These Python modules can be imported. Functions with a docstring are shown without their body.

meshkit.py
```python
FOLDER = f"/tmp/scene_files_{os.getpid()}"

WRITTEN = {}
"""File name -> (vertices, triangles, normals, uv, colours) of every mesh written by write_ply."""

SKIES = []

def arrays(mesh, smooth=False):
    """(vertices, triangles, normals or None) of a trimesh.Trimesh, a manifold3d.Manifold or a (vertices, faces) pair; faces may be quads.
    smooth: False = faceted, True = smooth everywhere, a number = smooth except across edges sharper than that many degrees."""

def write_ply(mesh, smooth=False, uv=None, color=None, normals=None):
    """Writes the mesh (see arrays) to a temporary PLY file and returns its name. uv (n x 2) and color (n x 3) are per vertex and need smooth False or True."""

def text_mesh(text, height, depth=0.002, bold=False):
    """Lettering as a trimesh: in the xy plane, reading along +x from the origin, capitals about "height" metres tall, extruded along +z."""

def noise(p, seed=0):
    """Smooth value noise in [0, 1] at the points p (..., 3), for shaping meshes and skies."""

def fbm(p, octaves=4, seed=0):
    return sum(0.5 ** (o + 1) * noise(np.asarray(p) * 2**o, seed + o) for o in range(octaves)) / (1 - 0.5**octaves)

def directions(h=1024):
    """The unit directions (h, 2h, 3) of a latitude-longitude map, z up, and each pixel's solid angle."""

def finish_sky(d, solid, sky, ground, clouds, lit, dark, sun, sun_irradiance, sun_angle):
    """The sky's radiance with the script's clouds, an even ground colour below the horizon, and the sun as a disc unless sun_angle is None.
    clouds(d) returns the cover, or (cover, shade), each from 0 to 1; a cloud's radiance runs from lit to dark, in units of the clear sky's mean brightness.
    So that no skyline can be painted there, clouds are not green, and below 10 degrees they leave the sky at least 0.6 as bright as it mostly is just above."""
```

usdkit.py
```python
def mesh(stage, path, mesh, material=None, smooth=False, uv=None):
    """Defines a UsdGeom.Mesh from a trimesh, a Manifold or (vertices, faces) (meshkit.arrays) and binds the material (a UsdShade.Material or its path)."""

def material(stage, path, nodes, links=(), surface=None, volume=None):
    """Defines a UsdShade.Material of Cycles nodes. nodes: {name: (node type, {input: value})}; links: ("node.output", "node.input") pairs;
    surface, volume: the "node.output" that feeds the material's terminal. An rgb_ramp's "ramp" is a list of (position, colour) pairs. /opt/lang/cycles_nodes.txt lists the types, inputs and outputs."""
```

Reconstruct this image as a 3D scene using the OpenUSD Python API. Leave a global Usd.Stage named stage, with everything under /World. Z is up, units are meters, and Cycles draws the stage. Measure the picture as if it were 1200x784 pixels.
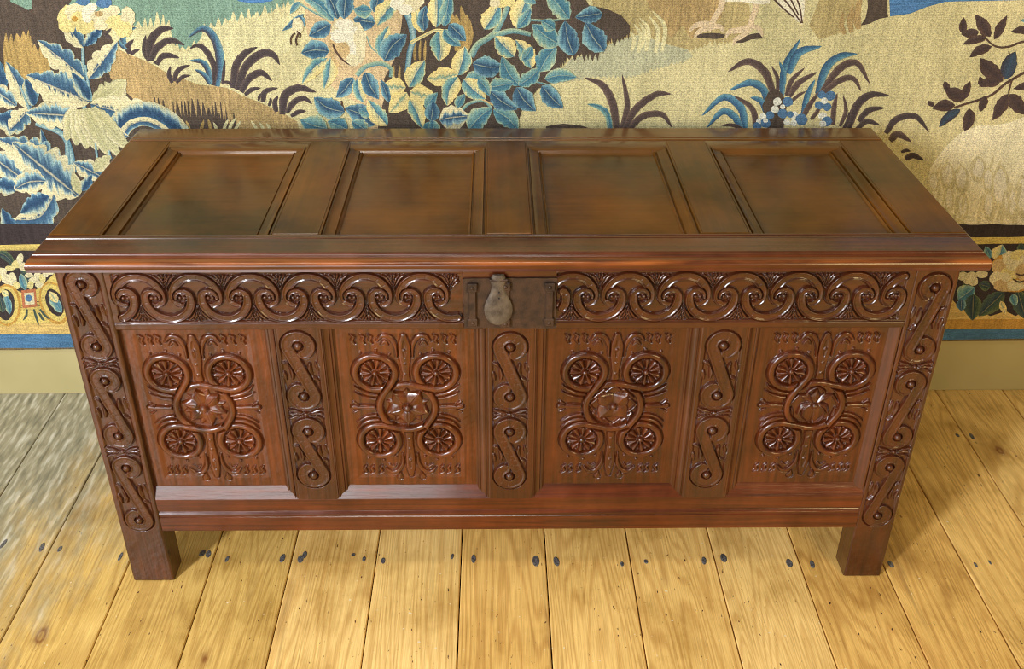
import math
import numpy as np
import trimesh
import manifold3d as m3
import shapely
from shapely.geometry import Polygon, LineString, Point
from shapely.ops import unary_union
import meshkit
import usdkit
from pxr import Gf, Sdf, Usd, UsdGeom, UsdLux, UsdShade, Vt

stage = Usd.Stage.CreateInMemory()
UsdGeom.SetStageUpAxis(stage, UsdGeom.Tokens.z)
UsdGeom.SetStageMetersPerUnit(stage, 1.0)
UsdGeom.Xform.Define(stage, '/World')
UsdGeom.Scope.Define(stage, '/World/Looks')
rng = np.random.default_rng(7)


def S(r, g, b):
    """sRGB 0..255 to linear."""
    c = np.array([r, g, b]) / 255.0
    return tuple(np.where(c <= 0.04045, c / 12.92, ((c + 0.055) / 1.055) ** 2.4))


# ------------------------------------------------------------------ camera
F_PX, PITCH, YAW, ROLL = 1181.1, 0.5394, 0.0139, 0.0039
CAM = np.array([-0.0235, -1.4702, 1.4939])
PPX, PPY = 596.1, 371.6
_cy, _sy = math.cos(YAW), math.sin(YAW)
FW = np.array([_sy * math.cos(PITCH), _cy * math.cos(PITCH), -math.sin(PITCH)])
_r = np.array([_cy, -_sy, 0.0])
_u = np.cross(_r, FW)
RT = math.cos(ROLL) * _r + math.sin(ROLL) * _u
UP = -math.sin(ROLL) * _r + math.cos(ROLL) * _u
AP = 36.0
cam = UsdGeom.Camera.Define(stage, '/World/camera')
cam.AddTransformOp().Set(Gf.Matrix4d(*RT, 0, *UP, 0, *(-FW), 0, *CAM, 1))
cam.CreateHorizontalApertureAttr(AP)
cam.CreateVerticalApertureAttr(AP * 784 / 1200)
cam.CreateFocalLengthAttr(F_PX * AP / 1200)
cam.CreateHorizontalApertureOffsetAttr((600 - PPX) / 1200 * AP)
cam.CreateVerticalApertureOffsetAttr(-(392 - PPY) / 1200 * AP)
cam.CreateClippingRangeAttr(Gf.Vec2f(0.05, 50))
cam.GetPrim().CreateAttribute('exposure', Sdf.ValueTypeNames.Float).Set(0.0)


def look_at(pos, to):
    pos, to = np.array(pos, float), np.array(to, float)
    z = pos - to
    z /= np.linalg.norm(z)
    x = np.cross([0, 0, 1], z)
    x /= np.linalg.norm(x)
    y = np.cross(z, x)
    return Gf.Matrix4d(*x, 0, *y, 0, *z, 0, *pos, 1)


# ------------------------------------------------------------------ light
def rect_light(name, pos, to, w, h, color, intensity):
    l = UsdLux.RectLight.Define(stage, '/World/' + name)
    l.AddTransformOp().Set(look_at(pos, to))
    l.CreateWidthAttr(w)
    l.CreateHeightAttr(h)
    l.CreateColorAttr(Gf.Vec3f(*color))
    l.CreateIntensityAttr(intensity)
    l.CreateNormalizeAttr(False)
    return l


rect_light('window_light', (-2.40, -2.94, 2.05), (-0.3, 0.1, 0.3), 0.36, 1.5, (0.93, 0.98, 1.06), 118)
rect_light('front_window_light', (-1.20, -3.1, 0.70), (-0.5, 0.0, 0.4), 1.9, 0.7, (0.95, 0.98, 1.0), 7.5)  # added area light, kept low and wide to put sheen on the sill
rect_light('side_window_light', (-2.6, -0.3, 1.5), (-0.6, 0.3, 0.2), 0.9, 1.3, (0.86, 0.95, 1.05), 3.5)
rect_light('ceiling_lamp_light', (-0.45, -0.95, 2.75), (-0.3, -0.2, 0.5), 1.5, 0.13, (1.0, 0.95, 0.86), 24)  # added overhead strip, kept thin, for highlights on bevels and carving
rect_light('room_lamp_light', (1.7, -2.5, 1.3), (0.6, 0.3, 0.3), 0.7, 0.7, (1.0, 0.76, 0.35), 19)
dome = UsdLux.DomeLight.Define(stage, '/World/room_glow')
dome.CreateColorAttr(Gf.Vec3f(0.95, 0.85, 0.60))
dome.CreateIntensityAttr(0.075)


# ------------------------------------------------------------------ helpers
_names = {}


def path_for(parent, name):
    parent = '/World' if parent is None else parent
    k = (parent, name)
    n = _names.get(k, 0)
    _names[k] = n + 1
    return f'{parent}/{name}' + (f'_{n:03d}' if n else '')


def tag(prim, label=None, category=None, group=None, kind=None):
    for k, v in (('label', label), ('category', category), ('group', group), ('kind', kind)):
        if v:
            prim.SetCustomDataByKey(k, v)
    return prim


def xform(name, parent=None, loc=(0, 0, 0)):
    p = path_for(parent, name)
    x = UsdGeom.Xform.Define(stage, p)
    if any(loc):
        x.AddTranslateOp().Set(Gf.Vec3d(*loc))
    return p


def obj(name, mesh, mat, parent=None, smooth=30, uv=None, normals=None):
    p = path_for(parent, name)
    if normals is not None:
        g = UsdGeom.Mesh.Define(stage, p)
        v, f = mesh
        g.CreatePointsAttr(Vt.Vec3fArray.FromNumpy(np.asarray(v, np.float32)))
        g.CreateFaceVertexCountsAttr(Vt.IntArray.FromNumpy(np.full(len(f), f.shape[1], np.int32)))
        g.CreateFaceVertexIndicesAttr(Vt.IntArray.FromNumpy(np.asarray(f, np.int32).ravel()))
        g.CreateSubdivisionSchemeAttr('none')
        g.CreateNormalsAttr(Vt.Vec3fArray.FromNumpy(np.asarray(normals, np.float32)))
        g.SetNormalsInterpolation('vertex')
        UsdShade.MaterialBindingAPI.Apply(g.GetPrim()).Bind(mat)
        return g.GetPrim()
    return usdkit.mesh(stage, p, mesh, mat, smooth=smooth, uv=uv).GetPrim()


def box(x0, x1, y0, y1, z0, z1):
    b = trimesh.creation.box((x1 - x0, y1 - y0, z1 - z0))
    b.apply_translation(((x0 + x1) / 2, (y0 + y1) / 2, (z0 + z1) / 2))
    return b


def rbox(x0, x1, y0, y1, z0, z1, r=0.002):
    """Box with chamfered edges."""
    pts = []
    for sx in (0, 1):
        for sy in (0, 1):
            for sz in (0, 1):
                c = np.array([(x0, x1)[sx], (y0, y1)[sy], (z0, z1)[sz]], float)
                s = np.array([1 - 2 * sx, 1 - 2 * sy, 1 - 2 * sz]) * r
                for k in range(3):
                    d = s.copy()
                    d[k] = 0
                    pts.append(c + d)
    return m3.Manifold.hull_points(np.array(pts))


def prism(poly, a0, a1, axis):
    """Extrude the closed outline poly. axis 'x': poly is (y, z); 'y': poly is (x, z); 'z': poly is (x, y)."""
    cs = m3.CrossSection([np.asarray(poly, float)], m3.FillRule.NonZero)
    m = cs.extrude(a1 - a0)
    if axis == 'x':      # local (x,y,z) -> (z,x,y)
        M = np.array([[0, 0, 1, a0], [1, 0, 0, 0], [0, 1, 0, 0]], float)
    elif axis == 'y':    # local (x,y,z) -> (x, -z, y)
        M = np.array([[1, 0, 0, 0], [0, 0, -1, a1], [0, 1, 0, 0]], float)
    else:
        M = np.array([[1, 0, 0, 0], [0, 1, 0, 0], [0, 0, 1, a0]], float)
    return m.transform(M)


def arc(cx, cy, r, a0, a1, n=8):
    t = np.radians(np.linspace(a0, a1, n))
    return [(cx + r * math.cos(a), cy + r * math.sin(a)) for a in t]


def MAT(name, nodes, links, surface='p.BSDF'):
    return usdkit.material(stage, '/World/Looks/' + name, nodes, links, surface=surface)


# ------------------------------------------------------------------ materials
def oak(name, axis, dark, light, rough=0.22, coat=0.3, bump=0.25, worn_z=None, spec=0.42, blotch=None):
    """Dark waxed oak; the grain runs along axis (0 x, 1 y, 2 z)."""
    sc = [95.0, 95.0, 95.0]
    sc[axis] = 3.5
    sc2 = [260.0, 260.0, 260.0]
    sc2[axis] = 16.0
    nodes = {
        'g': ('geometry', {}),
        'm1': ('mapping', {'scale': tuple(sc)}),
        'm2': ('mapping', {'scale': tuple(sc2)}),
        'n1': ('noise_texture', {'scale': 1.0, 'detail': 4.0, 'roughness': 0.6, 'distortion': 0.4}),
        'n2': ('noise_texture', {'scale': 1.0, 'detail': 2.0, 'roughness': 0.5}),
        'n3': ('noise_texture', {'scale': 7.0, 'detail': 4.0, 'roughness': 0.6}),
        'r1': ('rgb_ramp', {'ramp': [(0.25, dark), (0.5, tuple(0.5 * (np.array(dark) + light))), (0.78, light)]}),
        'r3': ('rgb_ramp', {'ramp': [(0.3, (0.62, 0.58, 0.55)), (0.7, (1.3, 1.22, 1.15))]}),
        'mx': ('mix', {'mix_type': 'multiply', 'fac': 1.0}),
        'rr': ('map_range', {'from_min': 0.25, 'from_max': 0.75, 'to_min': rough - 0.09, 'to_max': rough + 0.12}),
        'a': ('math', {'math_type': 'multiply_add', 'value2': 0.6}),
        'b': ('bump', {'strength': bump, 'distance': 0.0012}),
        'p': ('principled_bsdf', {'coat_weight': coat, 'coat_roughness': 0.1, 'specular_ior_level': spec}),
    }
    links = [('g.position', 'm1.vector'), ('g.position', 'm2.vector'), ('m1.vector', 'n1.vector'), ('m2.vector', 'n2.vector'),
        ('g.position', 'n3.vector'), ('n1.fac', 'r1.fac'), ('n3.fac', 'r3.fac'), ('r1.color', 'mx.color1'), ('r3.color', 'mx.color2'),
        ('n3.fac', 'rr.value'), ('rr.result', 'p.roughness'),
        ('n1.fac', 'a.value1'), ('n2.fac', 'a.value3'), ('a.value', 'b.height'), ('b.normal', 'p.normal')]
    if blotch:  # wax mottling, with the lid's mottled reflections painted into the base colour
        nodes['r3'] = ('rgb_ramp', {'ramp': [(0.32, blotch[0]), (0.68, blotch[1])]})
        nodes['n3'] = ('noise_texture', {'scale': 4.2, 'detail': 5.0, 'roughness': 0.55})
    if worn_z:      # rubbed to bare orange wood along the arris
        nodes.update({'sx': ('separate_xyz', {}), 'd1': ('math', {'math_type': 'subtract', 'value2': worn_z[0]}), 'd2': ('math', {'math_type': 'absolute'}),
                      'd3': ('map_range', {'from_min': 0.0, 'from_max': worn_z[1], 'to_min': 1.0, 'to_max': 0.0, 'clamp': True}),
                      'mw': ('mapping', {'scale': (6.0, 60.0, 60.0)}), 'nw': ('noise_texture', {'scale': 1.0, 'detail': 4.0}),
                      'rw': ('map_range', {'from_min': 0.38, 'from_max': 0.6, 'to_min': 0.0, 'to_max': 0.6, 'clamp': True}),
                      'dm': ('math', {'math_type': 'multiply'}), 'cw': ('mix', {'color2': S(176, 98, 38)})})
        links += [('g.position', 'sx.vector'), ('sx.z', 'd1.value1'), ('d1.value', 'd2.value1'), ('d2.value', 'd3.value'), ('g.position', 'mw.vector'), ('mw.vector', 'nw.vector'),
                  ('nw.fac', 'rw.value'), ('rw.result', 'dm.value1'), ('d3.result', 'dm.value2'), ('dm.value', 'cw.fac'), ('mx.color', 'cw.color1'), ('cw.color', 'p.base_color')]
    else:
        links.append(('mx.color', 'p.base_color'))
    return MAT(name, nodes, links)


D1, L1 = S(48, 20, 8), S(104, 47, 17)
OAK_X = oak('oak_along_x', 0, D1, L1)
OAK_Z = oak('oak_along_z', 2, D1, L1)
CARVE_X = oak('carved_oak_along_x', 0, S(44, 21, 10), S(84, 39, 16), rough=0.23, coat=0.42, bump=0.4, spec=0.5)
CARVE_Z = oak('carved_oak_along_z', 2, S(44, 21, 10), S(84, 39, 16), rough=0.23, coat=0.42, bump=0.4, spec=0.5)
PANEL_Z = oak('oak_panel_along_z', 2, S(50, 21, 7), S(108, 51, 17), rough=0.21, coat=0.4, bump=0.2, spec=0.48)
PANEL_DARK_Z = oak('darker_oak_panel_along_z', 2, S(40, 16, 6), S(92, 41, 14), rough=0.21, coat=0.4, bump=0.2, spec=0.48)
MOULD_Z = oak('oak_moulding_along_z', 2, S(46, 23, 10), S(92, 48, 21), rough=0.3)
LID_X = oak('lid_oak_along_x', 0, S(82, 51, 15), S(102, 63, 18), rough=0.23, coat=0.05, bump=0.05, spec=0.2, blotch=((0.46, 0.52, 0.46), (1.5, 1.32, 1.1)))
LID_Y = oak('lid_oak_along_y', 1, S(82, 51, 15), S(102, 63, 18), rough=0.23, coat=0.05, bump=0.05, spec=0.2, blotch=((0.46, 0.52, 0.46), (1.5, 1.32, 1.1)))
LID_WAX = oak('lid_back_rail_oak', 0, S(82, 51, 15), S(102, 63, 18), rough=0.25, coat=0.45, bump=0.08, spec=0.4, blotch=((0.58, 0.62, 0.56), (1.42, 1.26, 1.08)))
NOSE_X = oak('lid_front_oak', 0, S(52, 23, 8), S(96, 45, 15), rough=0.23, coat=0.35, bump=0.08, worn_z=(0.7275, 0.0055))


def iron(name, a, b, rough):
    return MAT(name, {
        'g': ('geometry', {}),
        'n': ('noise_texture', {'scale': 420.0, 'detail': 3.0, 'roughness': 0.6}),
        'n2': ('noise_texture', {'scale': 60.0, 'detail': 3.0}),
        'r': ('rgb_ramp', {'ramp': [(0.3, a), (0.7, b)]}),
        'b': ('bump', {'strength': 0.6, 'distance': 0.0012}),
        'p': ('principled_bsdf', {'metallic': 0.45, 'roughness': rough}),
    }, [('g.position', 'n.vector'), ('g.position', 'n2.vector'), ('n2.fac', 'r.fac'), ('r.color', 'p.base_color'), ('n.fac', 'b.height'), ('b.normal', 'p.normal')])


IRON = iron('rusty_iron', S(46, 32, 22), S(76, 54, 38), 0.5)
IRON_GREY = iron('worn_grey_iron', S(66, 56, 48), S(108, 96, 82), 0.45)
HOLE = MAT('dark_hole', {'p': ('principled_bsdf', {'base_color': S(14, 10, 8), 'roughness': 0.8})}, [])
NAIL = MAT('floor_nail_iron', {
    'g': ('geometry', {}), 'n': ('noise_texture', {'scale': 260.0, 'detail': 2.0}),
    'r': ('rgb_ramp', {'ramp': [(0.35, S(74, 68, 66)), (0.7, S(132, 130, 130))]}),
    'p': ('principled_bsdf', {'roughness': 0.45, 'metallic': 0.3})},
    [('g.position', 'n.vector'), ('n.fac', 'r.fac'), ('r.color', 'p.base_color')])
PAINT = MAT('ochre_skirting_paint', {
    'g': ('geometry', {}), 'n': ('noise_texture', {'scale': 5.0, 'detail': 3.0}),
    'r': ('rgb_ramp', {'ramp': [(0.3, S(162, 148, 100)), (0.7, S(174, 159, 111))]}),
    'p': ('principled_bsdf', {'roughness': 0.42})},
    [('g.position', 'n.vector'), ('n.fac', 'r.fac'), ('r.color', 'p.base_color')])
PLASTER = MAT('wall_plaster', {'p': ('principled_bsdf', {'base_color': S(205, 192, 160), 'roughness': 0.9})}, [])


def pine(name, base, mid, dark, wear=False, seed=0.0):
    """Old waxed pine board, grain along y. Contours of a stretched noise make the cathedral figure."""
    nodes = {
        'g': ('geometry', {}), 'oi': ('object_info', {}),
        'rs': ('math', {'math_type': 'multiply', 'value2': 37.0}),
        'cx': ('combine_xyz', {}), 'va': ('vector_math', {'math_type': 'add'}),
        'm1': ('mapping', {'scale': (13.0, 0.9, 1.0)}),
        'n1': ('noise_texture', {'scale': 1.0, 'detail': 1.5, 'roughness': 0.35, 'distortion': 0.25}),
        'k1': ('math', {'math_type': 'multiply', 'value2': 130.0}), 'k2': ('math', {'math_type': 'sine'}),
        'k3': ('map_range', {'from_min': -0.2, 'from_max': 1.0, 'to_min': 0.0, 'to_max': 1.0, 'clamp': True}),
        'm2': ('mapping', {'scale': (420.0, 10.0, 1.0)}),
        'n2': ('noise_texture', {'scale': 1.0, 'detail': 3.0, 'roughness': 0.6}),
        'n3': ('noise_texture', {'scale': 5.0, 'detail': 5.0, 'roughness': 0.62}),
        'm4': ('mapping', {'scale': (150.0, 60.0, 1.0)}),
        'n4': ('noise_texture', {'scale': 1.0, 'detail': 2.0}),
        'r4': ('rgb_ramp', {'ramp': [(0.0, (0, 0, 0)), (0.69, (0, 0, 0)), (0.75, (1, 1, 1))]}),
        'm5': ('mapping', {'scale': (5.5, 2.9, 1.0)}),
        'v5': ('voronoi_texture', {'scale': 1.0, 'randomness': 1.0}),
        'nw': ('noise_texture', {'scale': 30.0, 'detail': 2.0}),
        'ka': ('math', {'math_type': 'multiply_add', 'value2': 0.06}),
        'r5': ('rgb_ramp', {'ramp': [(0.0, (0.8, 0.8, 0.8)), (0.06, (0.45, 0.45, 0.45)), (0.075, (0.9, 0.9, 0.9)), (0.10, (0.25, 0.25, 0.25)), (0.15, (0, 0, 0))]}),
        'c1': ('mix', {'color1': base, 'color2': mid}),
        'f1': ('math', {'math_type': 'multiply', 'value2': 0.42}),
        'c2': ('mix', {'color2': dark}),
        'rb': ('rgb_ramp', {'ramp': [(0.28, (0.66, 0.58, 0.44)), (0.5, (1.0, 0.98, 0.95)), (0.72, (1.14, 1.15, 1.2))]}),
        'c3': ('mix', {'mix_type': 'multiply', 'fac': 1.0}),
        'r2': ('rgb_ramp', {'ramp': [(0.3, (0.74, 0.71, 0.66)), (0.7, (1.12, 1.13, 1.15))]}),
        'c4': ('mix', {'mix_type': 'multiply', 'fac': 1.0}),
        'c5': ('mix', {'color2': S(70, 44, 26)}),
        'c6': ('mix', {'color2': S(120, 66, 26)}),
        'rr': ('map_range', {'from_min': 0.3, 'from_max': 0.7, 'to_min': 0.3, 'to_max': 0.52}),
        'b': ('bump', {'strength': 0.25, 'distance': 0.0012}),
        'p': ('principled_bsdf', {'specular_ior_level': 0.4}),
    }
    links = [('oi.random', 'rs.value1'), ('rs.value', 'cx.x'), ('rs.value', 'cx.y'), ('g.position', 'va.vector1'), ('cx.vector', 'va.vector2'),
             ('va.vector', 'm1.vector'), ('m1.vector', 'n1.vector'), ('n1.fac', 'k1.value1'), ('k1.value', 'k2.value1'), ('k2.value', 'k3.value'),
             ('va.vector', 'm2.vector'), ('m2.vector', 'n2.vector'), ('va.vector', 'n3.vector'), ('va.vector', 'm4.vector'), ('m4.vector', 'n4.vector'), ('n4.fac', 'r4.fac'),
             ('va.vector', 'm5.vector'), ('m5.vector', 'v5.vector'), ('va.vector', 'nw.vector'), ('nw.fac', 'ka.value1'), ('v5.distance', 'ka.value3'), ('ka.value', 'r5.fac'),
             ('k3.result', 'f1.value1'), ('f1.value', 'c1.fac'), ('n3.fac', 'rb.fac'), ('c1.color', 'c3.color1'), ('rb.color', 'c3.color2'),
             ('c3.color', 'c4.color1'), ('n2.fac', 'r2.fac'), ('r2.color', 'c4.color2'), ('c4.color', 'c5.color1'), ('r4.color', 'c5.fac'),
             ('c5.color', 'c6.color1'), ('r5.color', 'c6.fac'),
             ('n3.fac', 'rr.value'), ('rr.result', 'p.roughness'), ('n2.fac', 'b.height'), ('b.normal', 'p.normal')]
    for k in ('c2',):
        nodes.pop(k)
    nodes.update({'m6': ('mapping', {'scale': (24.0, 1.3, 1.0), 'location': (3.0, 1.0, 0.0)}), 'n6': ('noise_texture', {'scale': 1.0, 'detail': 5.0, 'roughness': 0.65}),
                  'r6': ('rgb_ramp', {'ramp': [(0.0, (0, 0, 0)), (0.60, (0, 0, 0)), (0.72, (0.55,) * 3), (0.8, (0.75,) * 3)]}), 'c8': ('mix', {'color2': S(126, 92, 56)}),
                  'n9': ('noise_texture', {'scale': 95.0, 'detail': 1.0}), 'r9': ('rgb_ramp', {'ramp': [(0.0, (0, 0, 0)), (0.765, (0, 0, 0)), (0.79, (0.8,) * 3)]}), 'c9': ('mix', {'color2': S(236, 222, 190)})})
    links += [('va.vector', 'm6.vector'), ('m6.vector', 'n6.vector'), ('n6.fac', 'r6.fac'), ('r6.color', 'c8.fac'), ('c6.color', 'c8.color1'),
              ('va.vector', 'n9.vector'), ('n9.fac', 'r9.fac'), ('r9.color', 'c9.fac'), ('c8.color', 'c9.color1')]
    out = 'c9.color'
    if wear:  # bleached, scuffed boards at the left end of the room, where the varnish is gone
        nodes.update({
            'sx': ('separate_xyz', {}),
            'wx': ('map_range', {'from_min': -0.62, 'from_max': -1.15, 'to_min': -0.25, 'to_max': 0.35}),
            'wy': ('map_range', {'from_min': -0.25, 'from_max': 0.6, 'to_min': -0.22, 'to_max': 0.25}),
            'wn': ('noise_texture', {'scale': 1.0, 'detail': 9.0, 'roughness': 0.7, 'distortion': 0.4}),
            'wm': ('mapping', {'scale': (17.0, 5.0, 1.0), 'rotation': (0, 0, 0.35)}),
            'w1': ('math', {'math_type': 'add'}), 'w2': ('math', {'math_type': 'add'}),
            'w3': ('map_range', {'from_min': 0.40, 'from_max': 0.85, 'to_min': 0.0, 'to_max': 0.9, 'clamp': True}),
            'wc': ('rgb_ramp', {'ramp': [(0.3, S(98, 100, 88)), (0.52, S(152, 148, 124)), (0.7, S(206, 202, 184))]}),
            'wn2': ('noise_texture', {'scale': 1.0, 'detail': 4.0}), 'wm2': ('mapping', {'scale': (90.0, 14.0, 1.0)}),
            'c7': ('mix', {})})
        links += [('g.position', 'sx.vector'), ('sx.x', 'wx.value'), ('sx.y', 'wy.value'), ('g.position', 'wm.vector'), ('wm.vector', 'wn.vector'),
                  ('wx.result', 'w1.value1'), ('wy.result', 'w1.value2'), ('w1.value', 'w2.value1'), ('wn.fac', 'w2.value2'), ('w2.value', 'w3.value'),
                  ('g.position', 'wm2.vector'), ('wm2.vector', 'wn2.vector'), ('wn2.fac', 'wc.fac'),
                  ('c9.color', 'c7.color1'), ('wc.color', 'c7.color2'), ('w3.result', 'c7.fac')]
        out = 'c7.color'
    links.append((out, 'p.base_color'))
    return MAT(name, nodes, links)


PINE = [pine('pine_board_honey', S(242, 200, 120), S(190, 134, 60), S(110, 66, 28)),
        pine('pine_board_amber', S(234, 189, 108), S(176, 119, 52), S(110, 66, 28)),
        pine('pine_board_pale', S(246, 207, 130), S(198, 146, 72), S(110, 66, 28))]
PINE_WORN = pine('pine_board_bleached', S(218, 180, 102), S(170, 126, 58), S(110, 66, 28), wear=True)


# --- woven wool
def wool(name, color=None, ramp=None, streak=0.3, hx=190.0, hz=13.0, var=0.6, tone=0.86):
    """Tapestry wool: weft streaks run upright; with a ramp the colour follows the piece's own st across it."""
    nodes = {
        'g': ('geometry', {}),
        'm1': ('mapping', {'scale': (hx, 1.0, hz)}), 'n1': ('noise_texture', {'scale': 1.0, 'detail': 2.0, 'roughness': 0.6}),
        'm2': ('mapping', {'scale': (520.0, 1.0, 520.0)}), 'n2': ('noise_texture', {'scale': 1.0, 'detail': 1.0}),
        'm3': ('mapping', {'scale': (9.0, 1.0, 6.0)}), 'n3': ('noise_texture', {'scale': 1.0, 'detail': 4.0, 'roughness': 0.6}),
        'r2': ('rgb_ramp', {'ramp': [(0.26, (0.52, 0.52, 0.54)), (0.5, (1.0, 1.0, 1.0)), (0.74, (1.42, 1.38, 1.32))]}),
        'r3': ('rgb_ramp', {'ramp': [(0.3, (1 - .3 * var, 1 - .3 * var, 1 - .36 * var)), (0.7, (1 + .22 * var, 1 + .2 * var, 1 + .22 * var))]}),
        'x1': ('mix', {'mix_type': 'multiply', 'fac': 1.0}), 'x2': ('mix', {'mix_type': 'multiply', 'fac': 1.0}),
        'w': ('wave_texture', {'wave_type': 'bands', 'bands_direction': 'z', 'scale': 95.0, 'distortion': 0.6}),
        'ba': ('math', {'math_type': 'multiply_add', 'value2': 0.6}),
        'b': ('bump', {'strength': 0.5, 'distance': 0.0008}),
        'p': ('principled_bsdf', {'roughness': 0.88, 'specular_ior_level': 0.2, 'sheen_weight': 0.08}),
    }
    links = [('g.position', 'm1.vector'), ('m1.vector', 'n1.vector'), ('g.position', 'm2.vector'), ('m2.vector', 'n2.vector'), ('g.position', 'm3.vector'), ('m3.vector', 'n3.vector'),
             ('n2.fac', 'r2.fac'), ('n3.fac', 'r3.fac'), ('x1.color', 'x2.color1'), ('r3.color', 'x2.color2'), ('r2.color', 'x1.color2'), ('x2.color', 'p.base_color'),
             ('g.position', 'w.vector'), ('n2.fac', 'ba.value1'), ('w.fac', 'ba.value3'), ('ba.value', 'b.height'), ('b.normal', 'p.normal')]
    if ramp is None:
        c = np.array(color) * tone
        nodes['r1'] = ('rgb_ramp', {'ramp': [(0.3, tuple(c * (1 - streak))), (0.5, tuple(c)), (0.7, tuple(c * (1 + 0.8 * streak)))]})
        links += [('n1.fac', 'r1.fac'), ('r1.color', 'x1.color1')]
    else:
        ramp = [(a, tuple(np.array(c) * tone)) for a, c in ramp]
        streak = streak * 1.5
        rib = [k for k in range(len(ramp)) if 0.46 < ramp[k][0] < 0.54 and sum(ramp[k][1]) > 0.75 * max(sum(c) for _, c in ramp)]
        ribc = ramp[rib[0]][1] if rib and len(ramp) > 5 else None
        if ribc is not None:
            ramp = [r_ for k, r_ in enumerate(ramp) if k not in rib]
        nodes.update({'uv': ('uvmap', {'attribute': 'st'}), 'sx': ('separate_xyz', {}),
                      's1': ('math', {'math_type': 'subtract', 'value2': 0.5}), 's2': ('math', {'math_type': 'multiply_add', 'value2': streak}),
                      'r1': ('rgb_ramp', {'ramp': ramp})})
        links += [('uv.UV', 'sx.vector'), ('n1.fac', 's1.value1'), ('s1.value', 's2.value1'), ('sx.y', 's2.value3'), ('s2.value', 'r1.fac')]
        if ribc is None:
            links.append(('r1.color', 'x1.color1'))
        else:
            nodes['rr_'] = ('rgb_ramp', {'ramp': [(0.0, (0, 0, 0)), (0.465, (0, 0, 0)), (0.488, (0.6,) * 3), (0.512, (0.6,) * 3), (0.535, (0, 0, 0))]})
            nodes['rm'] = ('mix', {'color2': ribc})
            links += [('sx.y', 'rr_.fac'), ('rr_.color', 'rm.fac'), ('r1.color', 'rm.color1'), ('rm.color', 'x1.color1')]
    return MAT(name, nodes, links)


CREAM, CREAML, YEL = S(194, 184, 142), S(212, 203, 164), S(214, 198, 136)
TAN, TANP = S(176, 150, 96), S(196, 172, 128)
BLUE, DBLUE, NAVY = S(82, 114, 134), S(54, 80, 104), S(52, 60, 80)
TEAL, DTEAL, LBLUE = S(104, 148, 148), S(66, 108, 122), S(148, 178, 178)
DARK, DARKP = S(74, 62, 56), S(88, 68, 64)

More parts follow.
